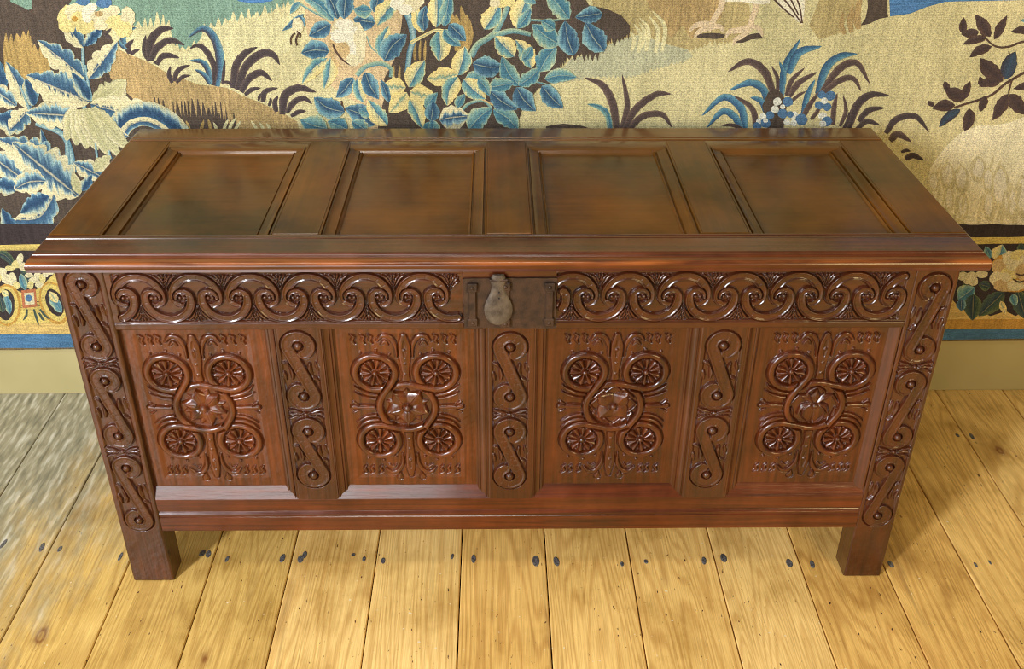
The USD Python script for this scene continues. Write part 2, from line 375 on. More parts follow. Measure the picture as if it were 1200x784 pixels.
W = {
    'field': wool('wool_straw_field', S(202, 191, 142), streak=0.13, var=0.6),
    'field_dark': wool('wool_olive_shade', S(176, 158, 108), streak=0.2),
    'grass': wool('wool_straw_grass', S(208, 199, 150), streak=0.14),
    'sky': wool('wool_teal_water', S(120, 148, 128), streak=0.16),
    'grey': wool('wool_grey_green', S(176, 174, 140), streak=0.16),
    'hill': wool('wool_tan_hill', S(172, 146, 98), streak=0.28, hx=300, hz=24),
    'tan': wool('wool_tan_grass', S(170, 142, 86), streak=0.3),
    'pinktan': wool('wool_pink_tan', S(202, 176, 132), streak=0.15),
    'dark': wool('wool_dark_brown', S(82, 70, 60), streak=0.2),
    'frond_dark': wool('wool_frond_dark', ramp=[(0.0, S(96, 82, 76)), (0.3, S(74, 64, 62)), (0.8, S(70, 60, 60)), (1.0, S(100, 84, 76))], streak=0.3),
    'frond_plum': wool('wool_frond_plum', ramp=[(0.0, S(116, 96, 84)), (0.3, S(90, 74, 68)), (0.8, S(82, 68, 64)), (1.0, S(112, 94, 82))], streak=0.3),
    'frond_blue': wool('wool_frond_blue', ramp=[(0.0, S(76, 66, 66)), (0.3, S(66, 78, 92)), (0.55, S(74, 108, 130)), (0.9, S(96, 134, 144)), (1.0, S(120, 144, 140))], streak=0.5),
    'frond_bright': wool('wool_frond_bright_blue', ramp=[(0.0, S(60, 86, 112)), (0.4, S(66, 106, 134)), (0.8, S(92, 138, 156)), (1.0, S(110, 140, 140))], streak=0.4),
    'acanthus': wool('wool_acanthus', ramp=[(0.0, CREAML), (0.22, S(222, 208, 160)), (0.30, S(172, 186, 172)), (0.38, BLUE), (0.47, DBLUE), (0.49, CREAML), (0.52, CREAML), (0.535, DBLUE), (0.66, BLUE), (0.80, LBLUE), (0.9, CREAM), (1.0, CREAML)], streak=0.36),
    'acanthus_half': wool('wool_acanthus_half', ramp=[(0.0, CREAML), (0.30, S(206, 196, 152)), (0.42, S(206, 200, 160)), (0.47, CREAML), (0.5, DBLUE), (0.68, S(64, 96, 122)), (0.84, BLUE), (0.95, LBLUE), (1.0, CREAM)], streak=0.34),
    'acanthus_cream': wool('wool_acanthus_cream', ramp=[(0.0, S(150, 146, 108)), (0.1, S(196, 190, 146)), (0.3, S(184, 178, 132)), (0.46, S(172, 168, 122)), (0.48, CREAML), (0.52, CREAML), (0.55, S(176, 172, 126)), (0.8, S(196, 188, 142)), (0.93, CREAML), (1.0, S(150, 146, 110))], streak=0.14),
    'acanthus_dark': wool('wool_acanthus_deep', ramp=[(0.0, CREAM), (0.2, S(170, 184, 166)), (0.34, BLUE), (0.5, S(44, 70, 98)), (0.75, S(48, 78, 106)), (0.92, S(78, 114, 138)), (1.0, LBLUE)], streak=0.42),
    'leaf_blue': wool('wool_leaf_blue', ramp=[(0.0, S(140, 170, 164)), (0.16, S(104, 146, 158)), (0.42, DBLUE), (0.48, S(172, 184, 156)), (0.52, S(172, 184, 156)), (0.56, S(50, 80, 104)), (0.85, S(72, 106, 126)), (1.0, S(120, 154, 158))], streak=0.34),
    'leaf_teal': wool('wool_leaf_teal', ramp=[(0.0, S(180, 188, 148)), (0.15, S(128, 162, 150)), (0.45, S(88, 132, 140)), (0.49, S(170, 184, 154)), (0.52, S(62, 104, 124)), (0.85, S(84, 130, 142)), (1.0, S(150, 174, 150))], streak=0.34),
    'leaf_half': wool('wool_leaf_half', ramp=[(0.0, S(222, 200, 130)), (0.22, S(220, 202, 140)), (0.42, S(196, 192, 140)), (0.49, S(228, 214, 160)), (0.53, S(72, 108, 124)), (0.72, S(100, 146, 150)), (0.9, S(140, 170, 150)), (1.0, S(214, 200, 140))], streak=0.3),
    'leaf_cream': wool('wool_leaf_cream', ramp=[(0.0, S(226, 204, 130)), (0.36, S(220, 200, 138)), (0.47, S(130, 150, 120)), (0.53, S(140, 162, 140)), (0.62, S(214, 198, 140)), (1.0, S(226, 206, 136))], streak=0.3),
    'leaf_green': wool('wool_leaf_green', ramp=[(0.0, S(104, 112, 74)), (0.3, S(64, 82, 66)), (0.48, S(46, 64, 66)), (0.52, S(150, 140, 92)), (0.58, S(44, 62, 72)), (1.0, S(78, 92, 74))], streak=0.34),
    'twig': wool('wool_twig_dark', ramp=[(0.0, S(86, 66, 56)), (0.5, S(66, 54, 52)), (1.0, S(86, 68, 60))], streak=0.4),
    'twig_blue': wool('wool_twig_blue', ramp=[(0.0, S(62, 56, 60)), (0.5, S(58, 76, 92)), (1.0, S(60, 62, 70))], streak=0.4),
    'stem': wool('wool_stem_pale_blue', ramp=[(0.0, S(92, 130, 148)), (0.35, S(160, 184, 176)), (0.7, S(120, 154, 156)), (1.0, S(72, 108, 130))], streak=0.2),
    'stem_teal': wool('wool_stem_teal', ramp=[(0.0, S(170, 180, 140)), (0.4, S(136, 164, 144)), (1.0, S(84, 124, 132))], streak=0.2),
    'stem_dark': wool('wool_stem_dark', S(84, 64, 52), streak=0.2),
    'white': wool('wool_white', S(222, 214, 186), streak=0.1),
    'petal': wool('wool_petal_cream', S(212, 200, 158), streak=0.14),
    'petal_yellow': wool('wool_petal_yellow', S(212, 196, 130), streak=0.16),
    'petal_tan': wool('wool_petal_tan', S(194, 166, 116), streak=0.2),
    'ochre': wool('wool_ochre', S(186, 142, 66), streak=0.2),
    'berry_blue': wool('wool_berry_blue', S(80, 114, 146), streak=0.16),
    'berry_white': wool('wool_berry_white', S(216, 216, 200), streak=0.14),
    'bird': wool('wool_bird_leg', S(208, 186, 150), streak=0.16),
    'blue_band': wool('wool_blue_band', S(74, 114, 146), streak=0.2, hx=30, hz=260),
    'blue': wool('wool_blue', S(78, 120, 164), streak=0.25, hx=30, hz=200),
    'yellow_band': wool('wool_yellow_band', S(206, 182, 100), streak=0.14, hx=30, hz=220),
    'tan_band': wool('wool_tan_band', S(204, 172, 102), streak=0.2, hx=50, hz=160),
    'border': wool('wool_border_ground', S(58, 48, 46), streak=0.25),
    'hem': wool('wool_hem', S(110, 92, 62), streak=0.2),
    'mound': wool('wool_pale_mound', S(226, 217, 180), streak=0.12),
    'mound_shade': wool('wool_mound_feather', S(204, 193, 150), streak=0.16),
    'red': wool('wool_faded_red', S(182, 112, 74), streak=0.2),
}

# ------------------------------------------------------------------ the setting
WALL_Y = 0.662
tag(obj('wall_back', box(-2.9, 2.9, WALL_Y, WALL_Y + 0.12, 0.0, 2.5), PLASTER), 'plain plaster wall hidden behind the tapestry', kind='structure')
sk = [(WALL_Y - 0.0005, 0.0), (WALL_Y - 0.0005, 0.2), (WALL_Y - 0.004, 0.2), (WALL_Y - 0.009, 0.192), (WALL_Y - 0.010, 0.186), (WALL_Y - 0.010, 0.0)]
tag(obj('baseboard_back', prism(sk[::-1], -2.9, 2.9, 'x'), PAINT, smooth=40), 'ochre painted baseboard under the tapestry', kind='structure')

SEAMS = [-2.85, -2.68, -2.51, -2.33, -2.16, -1.99, -1.82, -1.645, -1.47, -1.298, -1.128, -0.955, -0.778, -0.608, -0.447, -0.273, -0.098, 0.0765, 0.25, 0.4245, 0.597, 0.768,
         0.9335, 1.108, 1.283, 1.455, 1.63, 1.80, 1.975, 2.15, 2.32, 2.495, 2.67, 2.85]
FLOOR = xform('floor')
tag(stage.GetPrimAtPath(FLOOR), 'old waxed pine floorboards running towards the wall', kind='structure')
planks = []
for i in range(len(SEAMS) - 1):
    a, b = SEAMS[i] + 0.0011, SEAMS[i + 1] - 0.0011
    dz = rng.uniform(-0.0012, 0.0)
    c = 0.0016
    prof = [(a, -0.022), (b, -0.022), (b, dz - c), (b - c, dz), (a + c, dz), (a, dz - c)]
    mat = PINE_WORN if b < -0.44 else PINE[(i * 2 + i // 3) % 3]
    p = path_for(FLOOR, 'plank')
    usdkit.mesh(stage, p, prism(prof, -2.6, WALL_Y - 0.001, 'y'), mat, smooth=25)
    planks.append((SEAMS[i], SEAMS[i + 1], dz, p))
obj('subfloor', box(-2.9, 2.9, -2.6, WALL_Y, -0.06, -0.0225), HOLE, FLOOR, smooth=False)

# floor nails: worn iron heads, long along the boards, in rows over the joists
def nail_mesh(x, y, z, w, l, rot=0.0):
    n = 10
    rings = [(1.0, 0.0004), (0.82, 0.0011), (0.4, 0.0009)]
    V, Fc = [], []
    for s, h in rings:
        for k in range(n):
            t = 2 * math.pi * k / n
            dx, dy = s * w / 2 * math.cos(t), s * l / 2 * math.sin(t)
            V.append((x + dx * math.cos(rot) - dy * math.sin(rot), y + dx * math.sin(rot) + dy * math.cos(rot), z + h))
    V.append((x, y, z + 0.0002))
    for r in range(2):
        for k in range(n):
            k2 = (k + 1) % n
            Fc += [(r * n + k, r * n + k2, (r + 1) * n + k2), (r * n + k, (r + 1) * n + k2, (r + 1) * n + k)]
    for k in range(n):
        Fc.append((2 * n + k, 2 * n + (k + 1) % n, 3 * n))
    return trimesh.Trimesh(V, Fc, process=False)


def ray_to(u, v, axis, val):
    """The point of the photograph's pixel (u, v) on the plane axis = val."""
    d = FW + (u - PPX) / F_PX * RT - (v - PPY) / F_PX * UP
    return CAM + d * ((val - CAM[axis]) / d[axis])


NAILS = [(4, 637, 7, 22), (49, 641, 8, 22), (70, 643, 7, 14), (141, 652, 6, 20), (237, 648, 10, 16), (244, 649, 9, 17), (266, 655, 6, 14), (331, 654, 9, 20), (352, 655, 10, 18), (357, 650, 8, 17), (414, 650, 7, 8),
         (426.5, 655, 6, 12), (449, 657, 7, 14), (530, 652, 5, 13), (555, 655, 8, 20), (628, 657.5, 12, 25), (652, 658, 10, 22), (729, 661, 6, 11), (757, 658, 7, 10), (825, 657, 8, 18), (848, 654, 11, 20),
         (925, 660, 11, 19), (952, 661, 8, 18), (1044, 661, 9, 16), (1139, 511, 8, 20), (1122, 510, 7, 12), (1143.5, 662, 5, 12), (1160, 659, 4, 10)]
for u, v, w, l in NAILS:
    p = ray_to(u, v, 2, 0.0)
    for a, b, dz, pp in planks:
        if a <= p[0] < b:
            x = min(max(p[0], a + w * 0.0005 + 0.003), b - w * 0.0005 - 0.003)
            obj('nail_head', nail_mesh(x, p[1], dz, w * 0.00122, l * 0.00122 * 1.05, rng.uniform(-0.15, 0.15)), NAIL, pp, smooth=50)

# ------------------------------------------------------------------ carving in relief
def spine(pts, n):
    """Smooth curve through the given points (Catmull-Rom)."""
    p = np.asarray(pts, float)
    if len(p) == 2:
        return p[0] + np.linspace(0, 1, n)[:, None] * (p[1] - p[0])
    P = np.vstack([2 * p[0] - p[1], p, 2 * p[-1] - p[-2]])
    out = []
    for t in np.linspace(0, len(p) - 1 - 1e-9, n):
        i = int(t)
        u = t - i
        a, b, c, d = P[i:i + 4]
        out.append(0.5 * ((2 * b) + (c - a) * u + (2 * a - 5 * b + 4 * c - d) * u * u + (3 * b - a - 3 * c + d) * u ** 3))
    return np.array(out)


class Relief:
    """A carved board: heights in millimetres on a grid, with a region number for each carved element."""

    def __init__(s, x0, x1, z0, z1, res=1.0):
        s.nx, s.nz = int(round((x1 - x0) / res)) + 1, int(round((z1 - z0) / res)) + 1
        s.xs, s.zs = np.linspace(x0, x1, s.nx), np.linspace(z0, z1, s.nz)
        s.X, s.Z = np.meshgrid(s.xs, s.zs)
        s.H = np.zeros_like(s.X)
        s.R = np.zeros(s.X.shape, int)
        s.names = ['board']

    def region(s, name):
        s.names.append(name)
        return len(s.names) - 1

    def win(s, x0, x1, z0, z1):
        i0, i1 = np.searchsorted(s.xs, [x0, x1])
        j0, j1 = np.searchsorted(s.zs, [z0, z1])
        return slice(max(j0 - 1, 0), j1 + 1), slice(max(i0 - 1, 0), i1 + 1)

    def dist(s, pts, pad):
        pts = np.asarray(pts, float)
        w = s.win(pts[:, 0].min() - pad, pts[:, 0].max() + pad, pts[:, 1].min() - pad, pts[:, 1].max() + pad)
        X, Z = s.X[w], s.Z[w]
        D, T, SD = np.full(X.shape, 1e9), np.zeros(X.shape), np.zeros(X.shape)
        seg = np.hypot(*np.diff(pts, axis=0).T)
        cum = np.concatenate([[0], np.cumsum(seg)])
        for k in range(len(seg)):
            a, b = pts[k], pts[k + 1]
            L = max(seg[k], 1e-9)
            ux, uz = (b - a) / L
            t = np.clip((X - a[0]) * ux + (Z - a[1]) * uz, 0, L)
            dx, dz = X - a[0] - t * ux, Z - a[1] - t * uz
            d = np.hypot(dx, dz)
            m = d < D
            D[m] = d[m]
            T[m] = (cum[k] + t)[m] / cum[-1]
            SD[m] = (ux * dz - uz * dx)[m]
        return w, D, T, SD

    def stroke(s, pts, w, h, prof='round', reg=None, mode='max', groove=0.0, gdepth=1.0, base=0.0, cap=True):
        if 3 <= len(pts) <= 7:
            pts = spine(pts, 5 * len(pts))
        wv = np.atleast_1d(np.asarray(w, float))
        win, D, T, _ = s.dist(pts, wv.max() + groove + 1.5)
        wt = np.interp(T, np.linspace(0, 1, len(wv)), wv)
        a = D / np.maximum(wt, 1e-6)
        ok = np.ones(a.shape, bool) if cap else (T > 1e-6) & (T < 1 - 1e-6)
        m = (a < 1) & ok
        if prof == 'round':
            v = h * np.sqrt(np.clip(1 - a * a, 0, 1))
        elif prof == 'ridge':
            v = h * (1 - a) * 0.6 + h * 0.4 * np.sqrt(np.clip(1 - a * a, 0, 1))
        elif prof == 'band':      # flat strap, raised fillets along both edges
            e = np.clip((1 - a) / 0.16, 0, 1)
            v = h * np.sqrt(1 - (1 - e) ** 2) * (0.74 + 0.26 * np.clip((a - 0.45) / 0.25, 0, 1))
        elif prof == 'strap':     # convex strap with a soft hollow along its middle
            v = h * np.sqrt(np.clip(1 - a ** 2.4, 0, 1))
        else:
            v = h * np.clip(1 - a, 0, 1)
        H, R = s.H[win], s.R[win]
        if groove:
            g = (a >= 1) & (D < wt + groove) & ok
            H[g] = np.minimum(H[g], -gdepth * np.sin(np.pi * np.clip((D - wt)[g] / groove, 0, 1)) ** 0.7)
        if mode == 'max':
            q = m & (base + v > H)
            H[q] = (base + v)[q]
        elif mode == 'set':
            q = m
            H[q] = (base + v)[q]
        else:
            q = m
            H[q] += v[q]
        if reg is not None:
            R[q] = reg
        s.H[win], s.R[win] = H, R

    def disc(s, c, r, fn, reg=None, mode='set'):
        win = s.win(c[0] - r - 1, c[0] + r + 1, c[1] - r - 1, c[1] + r + 1)
        X, Z = s.X[win] - c[0], s.Z[win] - c[1]
        rho, th = np.hypot(X, Z), np.arctan2(Z, X)
        m = rho < r
        v = fn(rho, th)
        H, R = s.H[win], s.R[win]
        if mode == 'max':
            m &= v > H
        elif mode == 'add':
            v = H + v
        H[m] = v[m]
        if reg is not None:
            R[m] = reg
        s.H[win], s.R[win] = H, R

    def boss(s, c, r, h, reg=None, base=0.0):
        s.disc(c, r + 2.0, lambda p, t: np.where(p < r, base + h * np.sqrt(np.clip(1 - (p / r) ** 2, 0, 1)), base - 0.9), reg)

    def dome(s, c, r, h, reg=None, base=0.0):
        s.disc(c, r, lambda p, t: base + h * np.sqrt(np.clip(1 - (p / r) ** 2, 0, 1)), reg, 'max')

    def petals(s, c, r, n, rot, h, reg, base, fill=0.86, r0=0.16, ridge=0.5, tip=0.8, pointed=False):
        def fn(p, t):
            ph = (t - rot + np.pi / n) % (2 * np.pi / n) - np.pi / n
            along, across = p * np.cos(ph), np.abs(p * np.sin(ph))
            u = along / r
            tn = math.tan(math.pi / n)
            if pointed:
                k = np.clip(u, 0, 1)
                hw = r * 0.5 * fill * np.sin(np.pi * np.clip(k, 0, 1) ** 0.85) * min(1.0, 1.15 * tn * 1.2)
            else:
                hw = np.where(u < tip, along * tn * fill, r * tip * tn * fill * np.sqrt(np.clip(1 - ((u - tip) / (1 - tip)) ** 2, 0, 1)))
            q = across / np.maximum(hw, 1e-3)
            v = base + h * np.where(q < 1, (1 - ridge) * np.sqrt(np.clip(1 - q * q, 0, 1)) + ridge * (1 - q), -1) * np.clip((u + 0.25) / 0.6, 0, 1)
            return np.where((q < 1) & (u > r0) & (u < 1), v, -99)
        s.disc(c, r, fn, reg, 'max')

    def emit(s, parent, y, x_off, z_off, mats, depth=0.014, board='board', back=True):
        """One mesh per carved element; neighbours share their edge points and normals, so that the carving stays one surface."""
        s.H = np.where(s.H > -50, s.H * 1.35, s.H)
        v = np.stack([s.X / 1000 + x_off, y - s.H / 1000, s.Z / 1000 + z_off], -1)
        gz, gx = np.gradient(s.H, s.zs, s.xs)
        n = np.stack([-gx, -np.ones_like(gx), -gz], -1)
        n /= np.linalg.norm(n, axis=-1, keepdims=True)
        v, n = v.reshape(-1, 3), n.reshape(-1, 3)
        idx = np.arange(s.nx * s.nz).reshape(s.nz, s.nx)
        q = np.stack([idx[:-1, :-1], idx[:-1, 1:], idx[1:, 1:], idx[1:, :-1]], -1).reshape(-1, 4)
        lab = np.maximum(np.maximum(s.R[:-1, :-1], s.R[1:, 1:]), np.maximum(s.R[:-1, 1:], s.R[1:, :-1])).ravel()
        out = []
        for k, nm in enumerate(s.names):
            f = q[lab == k]
            if not len(f):
                continue
            u, inv = np.unique(f, return_inverse=True)
            vv, nn, ff = v[u], n[u], inv.reshape(-1, 4)
            if k == 0 and back:      # sides and back of the board
                e = np.concatenate([idx[0, :], idx[1:, -1], idx[-1, -2::-1], idx[-2:0:-1, 0]])
                P = v[e]
                B = P.copy()
                B[:, 1] = y + depth
                c = np.array([[v[:, 0].mean(), y + depth, v[:, 2].mean()]])
                m = len(e)
                nrm = np.zeros_like(P)
                ctr = c[0]
                nrm[:, 0] = np.sign(P[:, 0] - ctr[0]) * (np.abs(P[:, 0] - ctr[0]) > 0.999 * np.abs(P[:, 0] - ctr[0]).max())
                nrm[:, 2] = np.sign(P[:, 2] - ctr[2]) * (np.abs(P[:, 2] - ctr[2]) > 0.999 * np.abs(P[:, 2] - ctr[2]).max())
                nrm /= np.maximum(np.linalg.norm(nrm, axis=1, keepdims=True), 1e-9)
                o = len(vv)
                i = np.arange(m)
                j = (i + 1) % m
                ff = np.vstack([ff, np.stack([o + i, o + m + i, o + m + j, o + j], 1)])
                vv, nn = np.vstack([vv, P, B]), np.vstack([nn, nrm, nrm])
                o2 = len(vv)
                vv = np.vstack([vv, B, c])
                nn = np.vstack([nn, np.tile([[0, 1, 0]], (m + 1, 1))])
                ff = np.vstack([ff, np.stack([o2 + i, np.full(m, o2 + m), o2 + j, o2 + j], 1)])
            tri = np.vstack([ff[:, [0, 1, 2]], ff[:, [0, 2, 3]]])
            tri = tri[(tri[:, 0] != tri[:, 1]) & (tri[:, 1] != tri[:, 2]) & (tri[:, 0] != tri[:, 2])]
            out.append(obj(board if k == 0 else nm, (vv, tri), mats.get(nm, mats['board']), parent, normals=nn))
        return out

    def wear(s, seed, amp=0.25, edge=3.0, edepth=1.2, edges=(1, 1, 1, 1)):
        """Hand tooling and rubbed arrises (left, right, bottom, top)."""
        p = np.stack([s.X * 0.09, s.Z * 0.09, np.zeros_like(s.X)], -1)
        s.H += amp * 2 * (meshkit.fbm(p, 3, seed) - 0.5)
        d = [s.X - s.xs[0], s.xs[-1] - s.X, s.Z - s.zs[0], s.zs[-1] - s.Z]
        for k in range(4):
            if edges[k]:
                e = np.clip(1 - d[k] / edge, 0, 1)
                s.H -= edepth * e * e


def circ(c, r, a0, a1, n=24):
    t = np.radians(np.linspace(a0, a1, n))
    return np.stack([c[0] + r * np.cos(t), c[1] + r * np.sin(t)], 1)


def internal_tangent(O, Ro, C, Rc, cw=True):
    """Angle at which a path leaves circle O clockwise to wrap circle C the other way."""
    d = np.asarray(C, float) - O
    L = np.hypot(*d)
    a = math.acos(min((Ro + Rc) / L, 1.0))
    return math.atan2(d[1], d[0]) + (a if cw else -a)


def punched(rel, pts, every, along=0.0, r=1.3, depth=0.9, side=0.0):
    pts = np.asarray(pts, float)
    seg = np.hypot(*np.diff(pts, axis=0).T)
    cum = np.concatenate([[0], np.cumsum(seg)])
    for t in np.arange(every * 0.5 + along, cum[-1], every):
        x, z = np.interp(t, cum, pts[:, 0]), np.interp(t, cum, pts[:, 1])
        k = min(np.searchsorted(cum, t), len(seg)) - 1
        dx, dz = (pts[k + 1] - pts[k]) / max(seg[k], 1e-9)
        sx, sz = x - dz * side, z + dx * side
        rel.stroke([(sx - dz * 2.2, sz + dx * 2.2), (sx + dz * 2.2, sz - dx * 2.2)], r, -depth, 'round', None, 'add')


# ------------------------------------------------------------------ the coffer
H_TOP = 0.739
COFFER = xform('coffer')
tag(stage.GetPrimAtPath(COFFER), 'dark carved oak coffer with panelled lid and scrolled front standing on the floorboards', 'chest')

PZ0, PZ1, FCZ = 0.230, 0.592, 0.418


def front_panel(xl, xr, cx, variant, seed):
    rel = Relief((xl - cx) * 1000, (xr - cx) * 1000, (PZ0 - FCZ) * 1000, (PZ1 - FCZ) * 1000, 1.0)
    r_leaf = [rel.region('leaf_spray') for _ in range(4)]
    r_strap = rel.region('strapwork')
    r_ros = [rel.region('rosette') for _ in range(4)]
    r_fl = rel.region('flower')
    J = np.random.default_rng(seed)
    jit = lambda a=1.5: J.uniform(-a, a)
    # shallow sunk ground behind the carving
    gx, gz = np.abs(rel.X), np.abs(rel.Z + 4)
    d = np.maximum((gx - 100), (gz - 160))
    rel.H -= 1.0 * np.clip(-d / 8, 0, 1)
    # upright tongue and curling leaves above and below
    for sg, rg in ((1, r_leaf[0]), (-1, r_leaf[1])):
        top = 150 if sg > 0 else 158
        w0 = 11 if sg > 0 else 9
        for sx in (-1, 1):
            rel.stroke([(sx * 14, sg * 106), (sx * 15, sg * 130), (sx * 24, sg * 148), (sx * 37, sg * 151), (sx * 47, sg * 140)], [1.0, 3.0, 4.6, 4.6, 1.5], 1.9, 'round', rg, groove=1.6, gdepth=2.2)
            rel.stroke([(sx * 27, sg * 132), (sx * 33, sg * 139), (sx * 41, sg * 132)], [1.2, 3.4, 1.2], 1.3, 'round', rg, groove=1.2, gdepth=2.0)
            for q in (57, 72, 87):
                x = sx * q + jit()
                rel.stroke([(x - 4, sg * 154), (x + 1.5, sg * 149), (x - 1, sg * 142), (x + 3, sg * 135)], [1.0, 2.6, 2.6, 0.8], 1.4, 'ridge', rg, groove=2.0, gdepth=2.3)
            if sg < 0:
                rel.stroke([(sx * 21, -163), (sx * 20, -151)], [6.0, 1.0], 1.6, 'ridge', rg, groove=1.4, gdepth=2.0)
        rel.stroke([(0, sg * 56), (0, sg * 96), (0, sg * 130), (0, sg * top)], [7.5, 6.5, w0 * 0.8, w0, w0, w0 * 0.5], 1.5, 'strap', rg, 'set', groove=1.8, gdepth=2.4)
        rel.stroke([(0, sg * 106), (0, sg * 140)], [1, 3.2, 3.6, 1.5], -1.3, 'round', rg, 'add')
        for zz in (72, 94, 122):
            rel.dome((0, sg * zz), 3.2, 1.8, rg, 0.9)
        for sx in (-1, 1):
            for aa, rr in ((95, 47), (60, 48), (125, 47)):
                ang = math.radians(aa if sx > 0 else 180 - aa) * sg
                rel.dome((sx * 54 + rr * math.cos(ang), sg * 75 + rr * math.sin(ang)), 3.0, 2.2, rg, -0.6)
    # side sprays: a reed between two pairs of curving gouge cuts
    for sx, rg in ((-1, r_leaf[2]), (1, r_leaf[3])):
        rel.stroke([(sx * 60, 0), (sx * 97, 1)], [4.4, 5.2], 3.2, 'round', rg, groove=1.6, gdepth=2.0)
        for sg in (-1, 1):
            c = (sx * 54, sg * 75)
            t0, t1 = (-(100) if sg > 0 else 100), (-28 if sg > 0 else 28)
            for rr, cut, ww, hh in ((47.5, 6, 4.2, 3.4), (57, 18, 3.4, 2.8)):
                a0, a1 = t0 + np.sign(t1) * -cut * 0.2, t1 + np.sign(t1) * cut
                P = circ((0, 0), rr, a0 + np.sign(t1) * cut * 0.5, a1, 14)
                P[:, 0] *= sx
                rel.stroke(P + c, [1.2, ww, ww, 0.8], hh, 'round', rg, groove=1.1, gdepth=1.7)
            rel.stroke([(sx * 88, sg * 6), (sx * 96, sg * 11)], [1.5, 3], 2.0, 'ridge', rg, groove=1.0, gdepth=1.4)
    # sunk grounds inside the rings
    O = np.array([0.0, 0.0])
    Rc, Rr, bw = 50.0, 35.5, 6.2
    Cs = [np.array([sx * 54.0, sz * 75.0]) for sx, sz in ((-1, 1), (1, 1), (1, -1), (-1, -1))]
    rel.disc(O, 48, lambda p, t: np.full_like(p, -3.2), r_fl)
    for C, rg in zip(Cs, r_ros):
        rel.disc(C, 34, lambda p, t: np.full_like(p, -2.8), rg)
    # interlaced strap: each S leaves the middle ring and runs round one roundel
    ths = [math.degrees(internal_tangent(O, Rc, C, Rr)) for C in Cs]
    SH, GR, GD = 4.4, 1.8, 2.4
    done = set()
    for C, a1 in zip(Cs, ths):
        rel.stroke(circ(C, Rr, a1 + 180 + 70, a1 + 180 + 356, 40), bw, SH, 'strap', r_strap, 'set', groove=GR, gdepth=GD, cap=False)
    for k in (3, 2, 1, 0, 3):
        a0 = 90
        rel.stroke(np.vstack([circ(O, Rc, ths[k] + (a0 if (k, a0) not in done else 48), ths[k], 16), circ(Cs[k], Rr, ths[k] + 180, ths[k] + 180 + 120, 20)]), bw, SH, 'strap', r_strap, 'set', groove=GR, gdepth=GD, cap=False)
        done.add((k, a0))
    # daisies
    for C, rg in zip(Cs, r_ros):
        n = 10
        rot = J.uniform(0, 0.6)
        rel.petals(C, 27.5, n, rot, 5.0, rg, -2.2, fill=0.74, r0=0.2, ridge=0.3, tip=0.84)
        for k in range(n):
            a = rot + (k + 0.5) * 2 * math.pi / n
            rel.dome(C + 25.0 * np.array([math.cos(a), math.sin(a)]), 2.3, 2.4, rg, -2.0)
        rel.boss(C, 5.4, 5.0, rg, 1.2)
    # the flower in the middle ring
    if variant in (0, 1):
        n = 6 if variant == 0 else 5
        rot = math.pi / 2 + (0.25 if variant == 0 else 0.0) + (math.pi / 5 if variant == 1 else 0)
        rel.petals(O, 40, n, rot + math.pi / n, 2.2, r_fl, -2.4, fill=0.62, ridge=0.8, pointed=True)
        rel.petals(O, 41, n, rot, 6.0, r_fl, -2.2, fill=0.86 if variant == 0 else 0.92, ridge=0.5, pointed=True)
        for k in range(n):
            a = rot + 2 * math.pi * k / n
            rel.stroke([O + 9 * np.array([math.cos(a), math.sin(a)]), O + 33 * np.array([math.cos(a), math.sin(a)])], [1.0, 1.6, 0.6], -1.3, 'round', None, 'add')
        rel.boss(O, 7.5, 6.5, r_fl, 1.5)
    elif variant == 2:
        for a in (45, 135, 225, 315):      # square ground leaves with a bright edge
            ca = np.array([math.cos(math.radians(a)), math.sin(math.radians(a))])
            pa = np.array([-ca[1], ca[0]])
            rel.stroke([ca * 37 - pa * 12, ca * 37 + pa * 12], 3.2, 2.2, 'ridge', r_fl, base=-1.6)
        for a in (0, 90, 180, 270):
            ca = np.array([math.cos(math.radians(a)), math.sin(math.radians(a))])
            pa = np.array([-ca[1], ca[0]])
            rel.stroke([ca * 30 - pa * 14, ca * 41, ca * 30 + pa * 14], 2.6, 2.0, 'ridge', r_fl, base=-1.8)
        rel.petals(O, 38, 4, math.pi / 4, 4.6, r_fl, -1.8, fill=0.92, ridge=0.7, pointed=True)
        rel.petals(O, 22, 12, 0.1, 2.0, r_fl, -1.8, fill=0.5, ridge=0.3)
        rel.boss(O, 6.5, 5.4, r_fl, 1.0)
    else:
        for sx in (-1, 1):
            rel.stroke([(0, 40), (sx * 14, 30), (sx * 15, 18)], 2.4, 2.6, 'ridge', r_fl, base=-1.6)
            rel.stroke([(sx * 42, 4), (sx * 30, 22)], 2.6, 2.4, 'ridge', r_fl, base=-1.8)
            rel.stroke([(sx * 40, -8), (sx * 36, -24)], 2.4, 2.0, 'ridge', r_fl, base=-1.8)
            rel.stroke([(sx * 4, 6), (sx * 18, 18), (sx * 30, 22)], [3, 8, 2], 4.0, 'ridge', r_fl, base=-1.4)
            rel.stroke([(sx * 4, 4), (sx * 20, -4), (sx * 28, -20)], [3, 6, 2], 3.6, 'ridge', r_fl, base=-1.6)
        rel.stroke([(0, 4), (0, 20), (0, 34)], [4, 9, 2], 3.6, 'ridge', r_fl, base=-1.2)
        rel.disc((0, -18), 21, lambda p, t: np.where(p < 19, 2.2 - 0.10 * p, 2.8), r_fl, 'max')
        rel.stroke([(0, -36), (0, -14)], [3, 1], -1.4, 'round', None, 'add')
        rel.boss(O, 6, 4.6, r_fl, 1.6)
    rel.wear(seed, 0.32, edges=(0, 0, 0, 0))
    fp = xform('carved_panel', COFFER)
    rel.emit(fp, 0.0125, cx, FCZ, {'board': PANEL_Z if variant < 2 else PANEL_DARK_Z}, board='board')
    return fp


